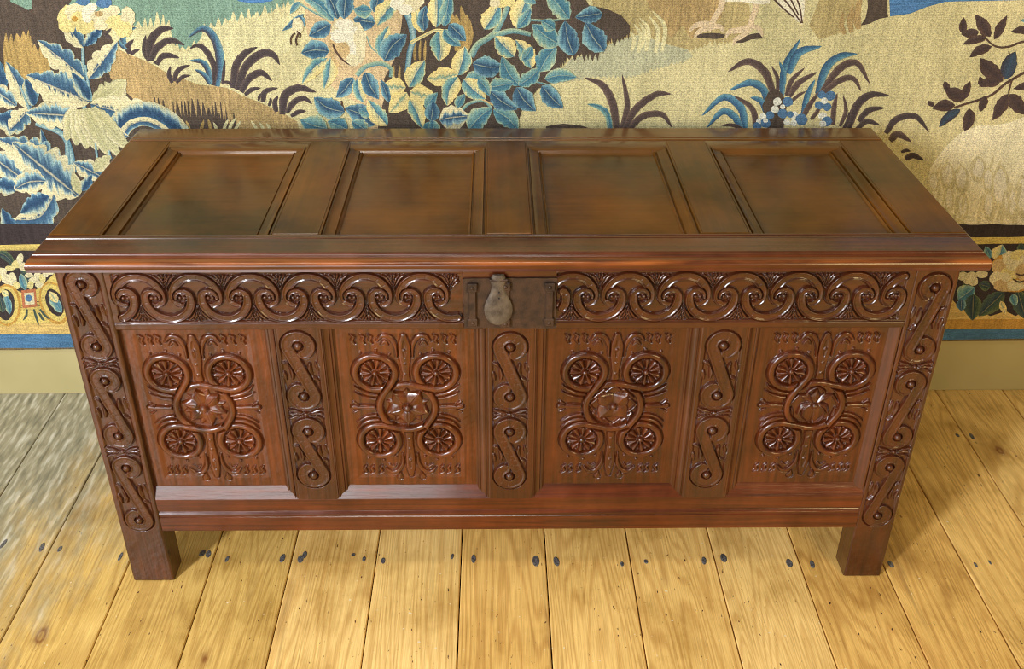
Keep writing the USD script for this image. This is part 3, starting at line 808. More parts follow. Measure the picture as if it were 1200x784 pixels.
front_panel(-0.676, -0.405, -0.551, 0, 11)
front_panel(-0.325, -0.042, -0.185, 1, 12)
front_panel(0.045, 0.328, 0.187, 2, 13)
front_panel(0.412, 0.676, 0.553, 3, 14)


def s_scroll(rel, reg, cx, zt, zb, ro, flip=1, ears=True, frame=True):
    """A broad punched S band round two bosses, zt above zb."""
    half = (zt - zb) / 2
    cz = (zt + zb) / 2
    r = ro * 0.60
    bw = ro * 0.36
    T, B = np.array([0.0, half]), np.array([0.0, -half])
    d = B - T
    L = 2 * half
    # anticlockwise round the top boss, down its left, across, clockwise round the lower boss
    a = math.degrees(internal_tangent(T, r, B, r, cw=False))
    P = np.vstack([circ(T, r, a - 262, a, 30), circ(B, r, a + 180, a + 180 - 262, 30)])
    F = np.array([flip, 1.0])
    off = np.array([cx, cz])
    for c in (T, B):
        rel.disc(c * F + off, ro * 0.62, lambda p, t: np.full_like(p, -2.2), reg)
    if ears:
        for sg in (-1, 1):
            e = np.array([(-sg * ro * 0.88, sg * half * 0.34), (-sg * ro * 0.46, sg * half * 0.16), (-sg * ro * 0.52, -sg * half * 0.30)])
            rel.stroke(e * F + off, [3.5, 7.0, 2.6], 3.8, 'ridge', reg, groove=1.6, gdepth=2.0, base=-2.0)
            e = np.array([(-sg * ro * 0.95, -sg * half * 0.02), (-sg * ro * 0.86, -sg * half * 0.34)])
            rel.stroke(e * F + off, [2.4, 4.2, 1.6], 3.4, 'ridge', reg, groove=1.0, gdepth=1.6, base=-2.0)
            e = np.array([(-sg * ro * 0.30, sg * half * 0.30), (-sg * ro * 0.18, sg * half * 0.44)])
            rel.stroke(e * F + off, [4.4, 2.2], 3.6, 'ridge', reg, base=-2.0)
    rel.stroke(P * F + off, bw, 3.4, 'band', reg, 'set', groove=2.0, gdepth=3.6, base=-1.8)
    punched(rel, P * F + off, 12.0, r=0.9, depth=0.38, side=ro * 0.1, along=1.0)
    punched(rel, P * F + off, 15.0, r=0.9, depth=0.38, side=-ro * 0.16, along=4.0)
    for c in (T, B):
        rel.boss(c * F + off, ro * 0.245, 6.4, reg, -1.2)


def sink(rel, zt, zb, r):
    d = np.hypot(rel.X, rel.Z - np.clip(rel.Z, zb, zt))
    rel.H -= 2.6 * np.clip((r + 1.0 - d) / 3.5, 0, 1)


def trefoil(rel, reg, cx, z, ro):
    """Leaf tips fanning to both sides where two scrolls meet."""
    for sx in (-1, 1):
        for sz in (-1, 1):
            rel.stroke([(cx + sx * 4, z + sz * 1.0), (cx + sx * ro * 0.5, z + sz * 4.5), (cx + sx * ro * 0.92, z + sz * 10)], [1.4, 4.0, 2.0], 3.8, 'round', reg, groove=1.2, gdepth=3.2, base=-2.2)
        rel.stroke([(cx + sx * 6, z), (cx + sx * ro * 0.9, z)], [1.0, 3.0, 2.4], 3.4, 'ridge', reg, groove=1.0, gdepth=3.0, base=-2.2)
    rel.dome((cx, z), 4.0, 3.6, reg, -1.2)


def mould_profile(x, s, w=0.024, y0=0.0, y1=0.0125):
    """Scratch moulding from the face (y0) at x outwards (s = -1, 1) down to the panel (y1), as an (x, y) outline."""
    p = [(0, 0.0006), (0.0022, 0.0004), (0.0030, 0.0026), (0.0042, 0.0028), (0.0052, 0.0010)] + \
        [(0.0052 + 0.0095 * (1 - math.cos(t)), 0.0010 + 0.0052 * math.sin(t) ** 1.6) for t in np.linspace(0.15, math.pi / 2, 6)] + \
        [(0.0158, 0.0082), (0.0170, 0.0076), (0.0196, 0.0080), (0.0208, 0.0100), (w, 0.0122), (w, 0.02), (0, 0.02)]
    q = [(x + s * a, y0 + b * (y1 - y0) / 0.0125) for a, b in p]
    return q if s > 0 else q[::-1]


def fix_orient(poly):
    poly = np.asarray(poly, float)
    a = 0.5 * np.sum(poly[:, 0] * np.roll(poly[:, 1], -1) - np.roll(poly[:, 0], -1) * poly[:, 1])
    return poly if a > 0 else poly[::-1]


MUNTINS = [(-0.401, -0.327, -0.3665), (-0.039, 0.042, 0.0), (0.330, 0.410, 0.370)]
for i, (a, b, cx) in enumerate(MUNTINS):
    rel = Relief((a - cx) * 1000, (b - cx) * 1000, 211 - 410, 594 - 410, 1.0)
    r1, r2 = rel.region('carved_scroll'), rel.region('carved_scroll')
    bz = [(557, 451, 373, 271), (553, 448, 370, 266), (555, 449, 371, 267)][i]
    ro = 31.5
    sink(rel, bz[0] - 410, bz[3] - 410, ro)
    trefoil(rel, r1, 0, (bz[1] + bz[2]) / 2 - 410, ro)
    s_scroll(rel, r1, 0, bz[0] - 410, bz[1] - 410, ro)
    s_scroll(rel, r2, 0, bz[2] - 410, bz[3] - 410, ro)
    rel.wear(20 + i, 0.25, edges=(1, 1, 0, 0), edge=2.0, edepth=0.6)
    mp = xform('carved_muntin', COFFER)
    rel.emit(mp, 0.0, cx, 0.410, {'board': CARVE_Z}, depth=0.024)
    for x, s in ((a, -1), (b, 1)):
        obj('moulding', prism(fix_orient(mould_profile(x, s)), 0.2125, 0.5925, 'z'), MOULD_Z, mp, smooth=25)
# chamfered edge of the right stile beside the last panel
obj('panel_edge_strip', prism(fix_orient([(0.674, 0.0008), (0.671, 0.001), (0.657, 0.0122), (0.657, 0.02), (0.674, 0.02)]), 0.2285, 0.5925, 'z'), MOULD_Z, COFFER, smooth=25)

# front corner posts, carved down to the bottom rail, plain below
STILES = [(-0.752, -0.672, -0.7115, 1, ((680, 557), (486, 365), (290, 162)), 28.5), (0.676, 0.750, 0.7135, -1, ((669, 545), (472, 354), (283, 163)), 28.5)]
for i, (a, b, cx, fl, units, ro) in enumerate(STILES):
    rel = Relief((a - cx) * 1000, (b - cx) * 1000, 0, 706, 1.0)
    regs = [rel.region('carved_scroll') for _ in units]
    sink(rel, units[0][0], units[-1][1], ro + 1)
    for k in range(2):
        trefoil(rel, regs[k], 0, (units[k][1] + units[k + 1][0]) / 2, ro + 2)
    for rg, (zt, zb) in zip(regs, units):
        s_scroll(rel, rg, 0, zt, zb, ro, flip=fl)
    # rubbed and nibbled outer arris and foot
    nb = meshkit.noise(np.stack([rel.Z * 0.05, 0 * rel.Z, 0 * rel.Z], -1), 5 + i)
    rel.wear(30 + i, 0.3, edges=(1, 1, 1, 0), edge=3.5, edepth=1.6)
    rel.H -= 1.2 * np.clip(nb - 0.6, 0, 1) * np.clip(1 - np.minimum(rel.X - rel.xs[0], rel.xs[-1] - rel.X) / 5, 0, 1)
    sp = xform('carved_post', COFFER)
    rel.emit(sp, 0.0, cx, 0.0, {'board': CARVE_Z}, depth=0.055)

# top rail with the running scroll frieze
RX0, RX1, RZ0, RZ1, RCZ = -0.672, 0.676, 0.590, 0.706, 0.650
rel = Relief(RX0 * 1000, RX1 * 1000, (RZ0 - RCZ) * 1000, (RZ1 - RCZ) * 1000, 1.0)
zone = np.clip((46.5 - np.abs(rel.Z - 2.5)) / 2.0, 0, 1) * np.clip((rel.X + 662) / 3, 0, 1) * np.clip((664 - rel.X) / 3, 0, 1)
rel.H -= 2.6 * zone
PITCH_F = 94.6
RB = 38.0
fr = []
spans = [(-662.0, -83.0, -662 + 47 - 6), (82.0, 664.0, 82 + 21)]
fan_regs, rows = [], []
for xa, xb, xs in spans:
    ups = np.arange(xs, xb + 40, PITCH_F)
    lows = ups + PITCH_F / 2
    lows = np.concatenate([[ups[0] - PITCH_F / 2], lows])
    rows.append((xa, xb, ups, lows))
top_z, bot_z = 2.5 + 3, 2.5 - 3


def clip_pts(P, xa, xb):
    P = P[(P[:, 0] > xa + 2) & (P[:, 0] < xb - 2)]
    return P


for xa, xb, ups, lows in rows:
    for c, sg in [(u, -1) for u in ups] + [(l, 1) for l in lows]:     # leaf fans between the scrolls, rising from the border
        z0 = 2.5 + sg * 44
        rg = rel.region('leaf_spray')
        for ex, ez, bx, bz in ((2.6, 1.0, 1.4, 30), (9.5, 1.5, 2.4, 26), (18, 2.2, 4.2, 24), (30, 1.2, 6.5, 25)):
            for side in (-1, 1):
                P = np.array([(c + side * bx * 0.5, z0 - sg * bz), (c + side * (bx + 0.30 * (ex - bx)), z0 - sg * (bz * 0.55)), (c + side * (bx + 0.62 * (ex - bx)), z0 - sg * (bz * 0.26)), (c + side * ex, z0 - sg * ez)])
                P = clip_pts(P, xa, xb)
                if len(P) > 1:
                    rel.stroke(P, [0.8, 2.2, 3.4, 2.0], 3.6, 'round', rg, base=-2.6, groove=0.8, gdepth=3.4)
    for kind, cs in (('up', ups), ('low', lows)):
        sg = 1 if kind == 'up' else -1
        for c in cs:
            if c < xa - 40 or c > xb + 40:
                continue
            ctr = np.array([c, 2.5 + sg * 2.0])
            arc1 = circ((0, 0), RB, 90 - 92, 90 + 92, 40)
            rh = 12.5
            hook_l = circ((-(RB - rh) , -3.0), rh, 180, 180 + 190, 22)
            hook_r = hook_l * np.array([-1, 1])
            P = np.vstack([hook_r[::-1], arc1, hook_l])
            P[:, 1] *= sg
            P = P + ctr
            inside = (P[:, 0] > xa + 5) & (P[:, 0] < xb - 5)
            if inside.sum() < 12:
                continue
            i0, i1 = np.where(inside)[0][[0, -1]]
            P = P[i0:i1 + 1]
            rg = rel.region('carved_scroll')
            n = len(P)
            w = np.full(9, 7.6)
            if i0 == 0:
                w[0], w[1] = 2.2, 5.0
            if i1 >= 83:
                w[-1], w[-2] = 2.2, 5.0
            rel.stroke(P, w, 4.4, 'band', rg, 'set', groove=1.6, gdepth=4.2, base=-2.2)
            punched(rel, P, 15.0, r=0.9, depth=0.4)
            for s in (1, -1):      # small eye inside each curl
                e = np.array([s * 27.5, -sg * 2.0]) + ctr
                if xa + 6 < e[0] < xb - 6:
                    rel.dome(e, 3.6, 2.6, rg, -1.6)
# a reeded line below the frieze
for zz in (-46.5,):
    rel.stroke([(RX0 * 1000, zz), (RX1 * 1000, zz)], 1.3, -1.2, 'round', None, 'add')
rel.wear(41, 0.25, edges=(0, 0, 1, 0), edge=3.0, edepth=1.0)
m = (np.abs(rel.X + 1) < 79) & (rel.Z > -58)
rel.H[m] = -0.6
rel.R[m] = 0
rail = xform('frieze_rail', COFFER)
rel.emit(rail, 0.0, 0.0, RCZ, {'board': CARVE_X}, depth=0.03)

# bottom rail with its sloped sill and scratch moulding
bp = [(0.032, 0.131), (0.0025, 0.131), (0.0004, 0.133), (0.0, 0.136), (0.0, 0.166), (0.0022, 0.1675), (0.0024, 0.170), (0.0006, 0.1715)] + \
     [(0.0006 + 0.0016 * (1 - math.cos(t)) - 0.0008 * math.sin(2 * t), 0.1715 + 0.009 * t / math.pi * 1.0) for t in np.linspace(0.2, math.pi, 6)] + \
     [(0.0024, 0.1815), (0.0026, 0.1835), (0.0002, 0.185), (0.0, 0.187), (0.0, 0.209), (0.0008, 0.2115), (0.0118, 0.2362), (0.014, 0.2375), (0.032, 0.2375)]
obj('moulded_rail', prism(fix_orient(bp), -0.672, 0.676, 'x'), OAK_X, COFFER, smooth=28)

# sides, back and floor of the chest
BY = 0.545
for sx in (-1, 1):
    xo = sx * 0.750
    xi = sx * 0.722
    a, b = min(xo, xi), max(xo, xi)
    obj('post', rbox(min(sx * 0.75, sx * 0.695), max(sx * 0.75, sx * 0.695), BY - 0.05, BY, 0.0, 0.706, 0.003), OAK_Z, COFFER)
    sp = xform('framed_panel', COFFER)
    obj('rail', rbox(a, b, 0.054, BY - 0.049, 0.60, 0.706), OAK_X, sp)
    obj('rail', rbox(a, b, 0.054, BY - 0.049, 0.131, 0.235), OAK_X, sp)
    obj('stile', rbox(a, b, 0.265, 0.345, 0.234, 0.601), OAK_Z, sp)
    for ya, yb in ((0.053, 0.268), (0.342, BY - 0.048)):
        obj('panel', box(min(sx * 0.738, sx * 0.728), max(sx * 0.738, sx * 0.728), ya, yb, 0.232, 0.604), OAK_Z, sp)
obj('backboard', rbox(-0.70, 0.70, BY - 0.03, BY - 0.008, 0.131, 0.706), OAK_X, COFFER)
obj('chest_bottom', rbox(-0.70, 0.70, 0.03, BY - 0.03, 0.150, 0.170), OAK_X, COFFER)

# ------------------------------------------------------------------ lid
LID = xform('lid', COFFER)
LHW, LF, LB, LT = 0.7876, -0.020, 0.574, 0.7095
HT = H_TOP
endp = [(-LHW + 0.004, LT), (LHW - 0.004, LT), (LHW, LT + 0.006), (LHW + 0.0004, LT + 0.013), (LHW - 0.002, HT - 0.009), (LHW - 0.0075, HT - 0.0045), (LHW - 0.0085, HT - 0.0042), (LHW - 0.0115, HT - 0.0005), (LHW - 0.014, HT)]
endp = endp + [(-x, z) for x, z in endp[::-1][:-1]]
ENDS = prism(fix_orient(endp), LF - 0.05, LB + 0.05, 'y')
fp = [(0.068, LT), (LF + 0.005, LT), (LF - 0.0005, LT + 0.003)] + [(LF + 0.0075 - 0.0085 * math.cos(t), LT + 0.0125 + 0.0085 * math.sin(t)) for t in np.linspace(-0.6, 1.15, 9)] + \
     [(LF + 0.010, HT - 0.0078), (LF + 0.0140, HT - 0.0072), (LF + 0.0165, HT - 0.0045)] + [(LF + 0.0165 + 0.004 * (1 - math.cos(t)), HT - 0.0045 + 0.0043 * math.sin(t)) for t in np.linspace(0.3, math.pi / 2, 5)] + \
     [(0.046, HT), (0.0485, HT - 0.0002), (0.0495, HT - 0.0018), (0.0512, HT - 0.0018), (0.0520, HT - 0.0002), (0.0560, HT + 0.0001), (0.0580, HT - 0.0008), (0.0590, HT - 0.0025), (0.0610, HT - 0.0025), (0.0625, HT - 0.0008), (0.066, HT - 0.001), (0.068, HT - 0.004)]
obj('rail', prism(fix_orient(fp), -0.82, 0.82, 'x') ^ ENDS, NOSE_X, LID, smooth=28)
bpf = [(0.440, HT - 0.0140), (0.440, LT), (LB, LT), (LB, HT - 0.003), (LB - 0.002, HT - 0.0006), (LB - 0.004, HT), (0.519, HT), (0.5175, HT - 0.0022), (0.5140, HT - 0.0022), (0.5125, HT - 0.0003), (0.5085, HT + 0.0002), (0.5065, HT - 0.0004), (0.505, HT - 0.0026), (0.501, HT - 0.0026), (0.499, HT - 0.001),
       (0.487, HT - 0.0008), (0.476, HT - 0.0012), (0.466, HT - 0.0028), (0.4622, HT - 0.0042), (0.4602, HT - 0.0060), (0.4550, HT - 0.0126), (0.453, HT - 0.0137)]
obj('rail', prism(fix_orient(bpf), -0.82, 0.82, 'x') ^ ENDS, LID_WAX, LID, smooth=30)


def lid_bar(name, a, b, ends=False):
    m_ = rbox(a, b, 0.0675, 0.498, LT + 0.001, HT, 0.0012)
    obj(name, (m_ ^ ENDS) if ends else m_, LID_Y, LID, smooth=25)


lid_bar('stile', -0.80, -0.692, True)
lid_bar('stile', 0.686, 0.80, True)
LM = [(-0.403, -0.324), (-0.040, 0.036), (0.327, 0.407)]
for a, b in LM:
    lid_bar('muntin', a, b)
LBARS = [(-0.80, -0.692)] + LM + [(0.686, 0.80)]


def lid_mould(x, s, w):
    p = [(0, HT - 0.0006), (0.0032, HT - 0.0008), (0.0042, HT - 0.0050), (0.0064, HT - 0.0050), (0.0074, HT - 0.0016)] + \
        [(0.0072 + (w - 0.0145) * (1 - math.cos(t)), HT - 0.0014 - 0.0052 * math.sin(t) ** 1.5) for t in np.linspace(0.2, math.pi / 2, 6)] + \
        [(w - 0.0062, HT - 0.0102), (w - 0.0042, HT - 0.0098), (w - 0.0030, HT - 0.0082), (w - 0.0018, HT - 0.0092), (w, HT - 0.0128), (w, LT + 0.004), (0, LT + 0.004)]
    return fix_orient([(x + s * a, z) for a, z in p])


for k in range(4):
    xl, xr = LBARS[k][1], LBARS[k + 1][0]
    w = 0.032
    obj('panel', rbox(xl + 0.002, xr - 0.002, 0.068, 0.445, HT - 0.022, HT - 0.0125, 0.001), LID_X, LID)
    # the mouldings run into the sloped edge of the back rail
    cut = prism(fix_orient([(0.06, 0.70), (0.438, 0.70), (0.4385, HT - 0.0128), (0.475, HT - 0.0006), (0.476, HT + 0.01), (0.06, HT + 0.01)]), -1, 1, 'x')
    for x, s in ((xl, 1), (xr, -1)):
        obj('moulding', prism(lid_mould(x, s, w), 0.0675, 0.492, 'y'), LID_Y, LID, smooth=25)
obj('lid_cleat', rbox(-0.70, -0.655, 0.06, 0.50, LT - 0.012, LT + 0.0015), LID_Y, LID)
obj('lid_cleat', rbox(0.655, 0.70, 0.06, 0.50, LT - 0.012, LT + 0.0015), LID_Y, LID)

# ------------------------------------------------------------------ iron lock
LOCK = xform('lock_plate', COFFER)
tag(stage.GetPrimAtPath(LOCK), 'rusty iron lock plate with pear-shaped hasp')


def flat_poly(pts, y0, y1, axis='y', bevel=0.0):
    return prism(fix_orient(pts), y0, y1, 'y')


def wob(pts, n, amp, seed):
    """A hand-cut outline: evenly spaced points with a little wander."""
    g = np.random.default_rng(seed)
    ls = LineString(list(pts) + [pts[0]])
    q = [ls.interpolate(t, normalized=True).coords[0] for t in np.linspace(0, 1, n, endpoint=False)]
    return [(x + g.uniform(-amp, amp), z + g.uniform(-amp, amp)) for x, z in q]


obj('plate', flat_poly(wob([(-0.079, 0.5935), (0.0765, 0.5925), (0.0775, 0.690), (-0.079, 0.690)], 90, 0.0006, 3), -0.0022, 0.0035), IRON, LOCK)
for x, top, bot in ((-0.0640, 0.680, 0.602), (-0.0085, 0.682, 0.600), (0.0655, 0.681, 0.602)):
    strip = m3.Manifold.batch_boolean([rbox(x - 0.0065, x + 0.0065, -0.0068, -0.0015, bot, top, 0.0016),
                                       rbox(x - 0.0088, x + 0.0088, -0.0080, -0.0015, top - 0.014, top + 0.002, 0.0016),
                                       rbox(x - 0.0088, x + 0.0088, -0.0080, -0.0015, bot - 0.003, bot + 0.012, 0.0016)], m3.OpType.Add)
    obj('strap', strip, IRON, LOCK, smooth=25)
    for zz in (top - 0.006, bot + 0.004):
        sph = trimesh.creation.icosphere(2, 0.0034)
        sph.apply_scale((1, 0.55, 1))
        sph.apply_translation((x, -0.0080, zz))
        obj('rivet', sph, IRON, LOCK, smooth=True)
# pear-shaped hasp hanging from the lid over the plate
hz = [(0.700, 0.0095), (0.692, 0.0125), (0.686, 0.0135), (0.682, 0.012), (0.676, 0.0112), (0.668, 0.0125), (0.660, 0.0155), (0.650, 0.0200), (0.640, 0.0232), (0.632, 0.0240), (0.622, 0.0228), (0.614, 0.0195), (0.607, 0.0140), (0.603, 0.0065), (0.6015, 0.0)]
hx0 = -0.0205
zs_ = np.array([z for z, _ in hz])
ws_ = np.array([w for _, w in hz])
zf = np.linspace(zs_[0], zs_[-1], 40)
wf = np.interp(-zf, -zs_, ws_)
cols = np.linspace(-1, 1, 13)
V, Fc = [], []
for z, w in zip(zf, wf):
    for c in cols:
        V.append((hx0 + c * w, -0.0072 - 0.0040 * math.sqrt(max(1 - c * c, 0)) * min(1, w / 0.012), z))
for z, w in zip(zf, wf):
    for c in cols:
        V.append((hx0 + c * w, -0.0060, z))
nr, nc = len(zf), len(cols)
for o, flip in ((0, False), (nr * nc, True)):
    for r in range(nr - 1):
        for c in range(nc - 1):
            q = [o + r * nc + c, o + (r + 1) * nc + c, o + (r + 1) * nc + c + 1, o + r * nc + c + 1]
            Fc.append(q[::-1] if flip else q)
for r in range(nr - 1):
    for c in (0, nc - 1):
        q = [r * nc + c, nr * nc + r * nc + c, nr * nc + (r + 1) * nc + c, (r + 1) * nc + c]
        Fc.append(q if c else q[::-1])
hasp = obj('hasp', (np.array(V), np.array(Fc)), IRON_GREY, LOCK, smooth=40)
for z in (0.6685, 0.6570):
    c = trimesh.creation.cylinder(0.0014, 0.002, sections=14)
    c.apply_transform(trimesh.transformations.rotation_matrix(math.pi / 2, (1, 0, 0)))
    c.apply_translation((hx0 + 0.001, -0.0112, z))
    obj('nail_hole', c, HOLE, LOCK)
hinge = trimesh.creation.cylinder(0.0034, 0.030, sections=16)
hinge.apply_transform(trimesh.transformations.rotation_matrix(math.pi / 2, (0, 1, 0)))
hinge.apply_translation((hx0, -0.0078, 0.6895))
obj('hinge_knuckle', hinge, IRON, LOCK)

# ------------------------------------------------------------------ the tapestry: woven shapes on a hanging cloth
TAP = xform('tapestry')
tag(stage.GetPrimAtPath(TAP), 'large faded verdure tapestry with blue leaves and straw ground hanging on the wall', 'tapestry')
TY = 0.645
_layer = [0]


def drape(x, z):
    return 0.0009 * np.sin(4.6 * x + 0.6) * np.cos(1.3 * z)


def cloth_pts(px, off):
    """Points of the cloth seen at the given places of the photograph."""
    px = np.asarray(px, float)
    d = FW + ((px[:, :1] - PPX) / F_PX) * RT - ((px[:, 1:] - PPY) / F_PX) * UP
    p = CAM + d * ((TY - CAM[1]) / d[:, 1:2])
    p[:, 1] = TY + drape(p[:, 0], p[:, 2]) - off
    return p


def next_off():
    _layer[0] += 1
    return 0.0003 + 0.000005 * _layer[0]


def skirted(v, f, back, uv=None):
    """Close the open outline of a patch back towards the cloth; the rim has points of its own, so that the face stays flat."""
    e = np.vstack([f[:, [0, 1]], f[:, [1, 2]], f[:, [2, 0]]])
    key = np.sort(e, axis=1)
    _, inv, cnt = np.unique(key, axis=0, return_inverse=True, return_counts=True)
    b = e[cnt[inv.ravel()] == 1]
    u, ib = np.unique(b, return_inverse=True)
    ib = ib.reshape(-1, 2)
    n, m_ = len(v), len(u)
    vr = v[u]
    vb = vr.copy()
    vb[:, 1] += back
    q = np.vstack([np.stack([n + ib[:, 1], n + ib[:, 0], n + m_ + ib[:, 0]], 1), np.stack([n + ib[:, 1], n + m_ + ib[:, 0], n + m_ + ib[:, 1]], 1)])
    out = np.vstack([v, vr, vb]), np.vstack([f, q])
    return out if uv is None else out + (np.vstack([uv, uv[u], uv[u]]),)


def face_front(v, f):
    c = np.cross(v[f[0, 1]] - v[f[0, 0]], v[f[0, 2]] - v[f[0, 0]])
    return f if c[1] < 0 else f[:, ::-1]


def patch(name, pts, mat, parent=None, label=None, grain=26):
    poly = Polygon(pts)
    if not poly.is_valid:
        poly = poly.buffer(0)
    if poly.geom_type != 'Polygon':
        poly = max(poly.geoms, key=lambda g: g.area)
    v2, f = trimesh.creation.triangulate_polygon(poly, engine='earcut')
    span = max(poly.bounds[2] - poly.bounds[0], poly.bounds[3] - poly.bounds[1])
    if span > grain * 1.5:
        v3, f = trimesh.remesh.subdivide_to_size(np.column_stack([v2, np.zeros(len(v2))]), f, grain, max_iter=12)
        mm = trimesh.Trimesh(v3, f, process=True)
        v2, f = mm.vertices[:, :2], np.asarray(mm.faces)
    off = next_off()
    v = cloth_pts(v2, off)
    f = face_front(v, f)
    v, f = skirted(v, f, off + 0.0003)
    pr = obj(name, (v, f), W[mat], parent or TAP, smooth=30)
    if label:
        tag(pr, label)
    return pr


_lr = np.random.default_rng(99)


def blade(name, pts, w, mat, kind='leaf', parent=None, flip=False, n=None, lobes=0, bend=0.0, asym=1.0, depth=0.22):
    """One woven leaf, frond or stem along the given spine; st runs along it and across it."""
    p = np.asarray(pts, float)
    if len(p) == 2 and bend:
        d = p[1] - p[0]
        p = np.array([p[0], (p[0] + p[1]) / 2 + bend * np.array([d[1], -d[0]]), p[1]])
    L = np.hypot(*np.diff(p, axis=0).T).sum()
    n = n or int(np.clip(L / (2.2 if lobes else 2.8), 9, 40))
    c = spine(p, n)
    t = np.linspace(0, 1, n)
    d = np.gradient(c, axis=0)
    d /= np.maximum(np.linalg.norm(d, axis=1, keepdims=True), 1e-9)
    nr = np.stack([d[:, 1], -d[:, 0]], 1)
    if kind == 'leaf':
        pr = np.sin(np.pi * np.clip(t, 0, 1) ** 0.82) ** 0.85
    elif kind == 'frond':
        pr = (np.clip(t, 0.0, 1) + 0.12) ** 0.55 * np.clip(1 - t, 0, 1) ** 0.7
        pr = pr / pr.max()
    elif kind == 'broad':
        pr = np.sin(np.pi * np.clip(t * 0.93 + 0.05, 0, 1) ** 0.7) ** 0.6
    else:
        pr = np.linspace(1.0, 0.75, n)
    l, r = pr.copy(), pr.copy()
    if lobes:
        ph = _lr.uniform(0, 0.5)
        saw = lambda x: np.sqrt(np.abs(np.sin(np.pi * x)))
        l = l * (1 - depth + 1.35 * depth * saw(t * lobes + ph))
        r = r * (1 - depth + 1.35 * depth * saw(t * lobes + ph + 0.4))
    elif kind in ('leaf', 'broad'):
        l = l * (1 + 0.13 * _lr.uniform(-1, 1, n))
        r = r * (1 + 0.13 * _lr.uniform(-1, 1, n))
    elif kind == 'frond':
        l = l * (1 + 0.08 * _lr.uniform(-1, 1, n))
        r = r * (1 + 0.08 * _lr.uniform(-1, 1, n))
    cols = np.array([-1, -0.5, 0, 0.5, 1.0])
    V, UV = [], []
    for k in range(n):
        for a in cols:
            hw = w / 2 * (l[k] * asym if a < 0 else r[k])
            V.append(c[k] - a * hw * nr[k] * -1 if flip else c[k] + -a * hw * nr[k])
            UV.append((t[k], (a + 1) / 2))
    V, UV = np.array(V), np.array(UV)
    m = len(cols)
    F_ = []
    for k in range(n - 1):
        for j in range(m - 1):
            a = k * m + j
            F_ += [(a, a + 1, a + m + 1), (a, a + m + 1, a + m)]
    F_ = np.array(F_)
    off = next_off()
    v = cloth_pts(V, off)
    f = face_front(v, F_[[len(F_) // 2]]) 
    if (f != F_[[len(F_) // 2]]).any():
        F_ = F_[:, ::-1]
    vs, fs, us = skirted(v, F_, off + 0.0003, UV)
    return obj(name, (vs, fs), W[mat], parent or TAP, smooth=True, uv=us)


def teeth(pts, step, amp, seed, up=True, lean=0.0):
    """Replace a run of edge points by woven grass teeth (upright points of uneven height)."""
    g = np.random.default_rng(seed)
    ls = LineString(pts)
    out = []
    s = 0.0
    L = ls.length
    sg = -1 if up else 1
    while s < L:
        x, y = ls.interpolate(s).coords[0]
        st = step * g.uniform(0.6, 1.5)
        out.append((x, y))
        x2, y2 = ls.interpolate(min(s + st * 0.5, L)).coords[0]
        a = amp * g.uniform(0.35, 1.15)
        out += [(x2 - 0.6 + lean * a, y2 + sg * a), (x2 + 0.6 + lean * a, y2 + sg * a * 0.95)]
        s += st
    out.append(tuple(pts[-1]))
    return out


def blob(c, rx, ry, seed, n=14, amp=0.1, rot=0.0, lob=0):
    g = np.random.default_rng(seed)
    out = []
    for k in range(n):
        t = 2 * math.pi * k / n
        r = 1 + amp * g.uniform(-1, 1) + (0.10 * abs(math.sin(lob * t / 2)) if lob else 0)
        x, y = rx * r * math.cos(t), ry * r * math.sin(t)
        out.append((c[0] + x * math.cos(rot) - y * math.sin(rot), c[1] + x * math.sin(rot) + y * math.cos(rot)))
    return out


# the cloth itself
xs_ = np.linspace(-1.85, 1.85, 150)
zt_ = np.linspace(0, 1, 60)
V, Fc = [], []
ub = np.array([[-400, 411.7], [1600, 393.3]])
for zz in zt_:
    for x in xs_:
        zb = 0.1515 + 0.0068 * x + 0.0016 * math.sin(21 * x) + 0.0008 * math.sin(57 * x + 1)
        V.append((x, 0.0, zb + zz ** 1.3 * (1.85 - zb)))
V = np.array(V)
V[:, 1] = TY + drape(V[:, 0], V[:, 2])
nx_ = len(xs_)
for r in range(len(zt_) - 1):
    for c in range(nx_ - 1):
        a = r * nx_ + c
        Fc += [(a, a + 1, a + nx_ + 1), (a, a + nx_ + 1, a + nx_)]
V, Fc = skirted(V, np.array(Fc), 0.0022)
obj('cloth', (V, Fc), W['field'], TAP, smooth=30)

GROUND = xform('meadow', TAP)
# water and distance
patch('water', [(60, -60), (345, -60), (345, 2)] + teeth([(340, 6), (320, 16), (300, 20), (285, 24), (268, 30), (250, 36), (240, 48), (228, 54), (214, 60), (200, 50), (186, 44), (170, 40), (150, 34), (130, 26), (100, 22), (60, 20)], 6, 9, 1, up=True), 'sky', GROUND)
patch('water', [(-60, -60), (60, -60), (52, -6), (44, 6), (38, 14), (30, 6), (12, 0), (-60, -4)], 'sky', GROUND)
patch('water_edge', [(270, -6), (330, -8), (318, 1.5), (298, 4), (280, 1.5)], 'blue', GROUND)
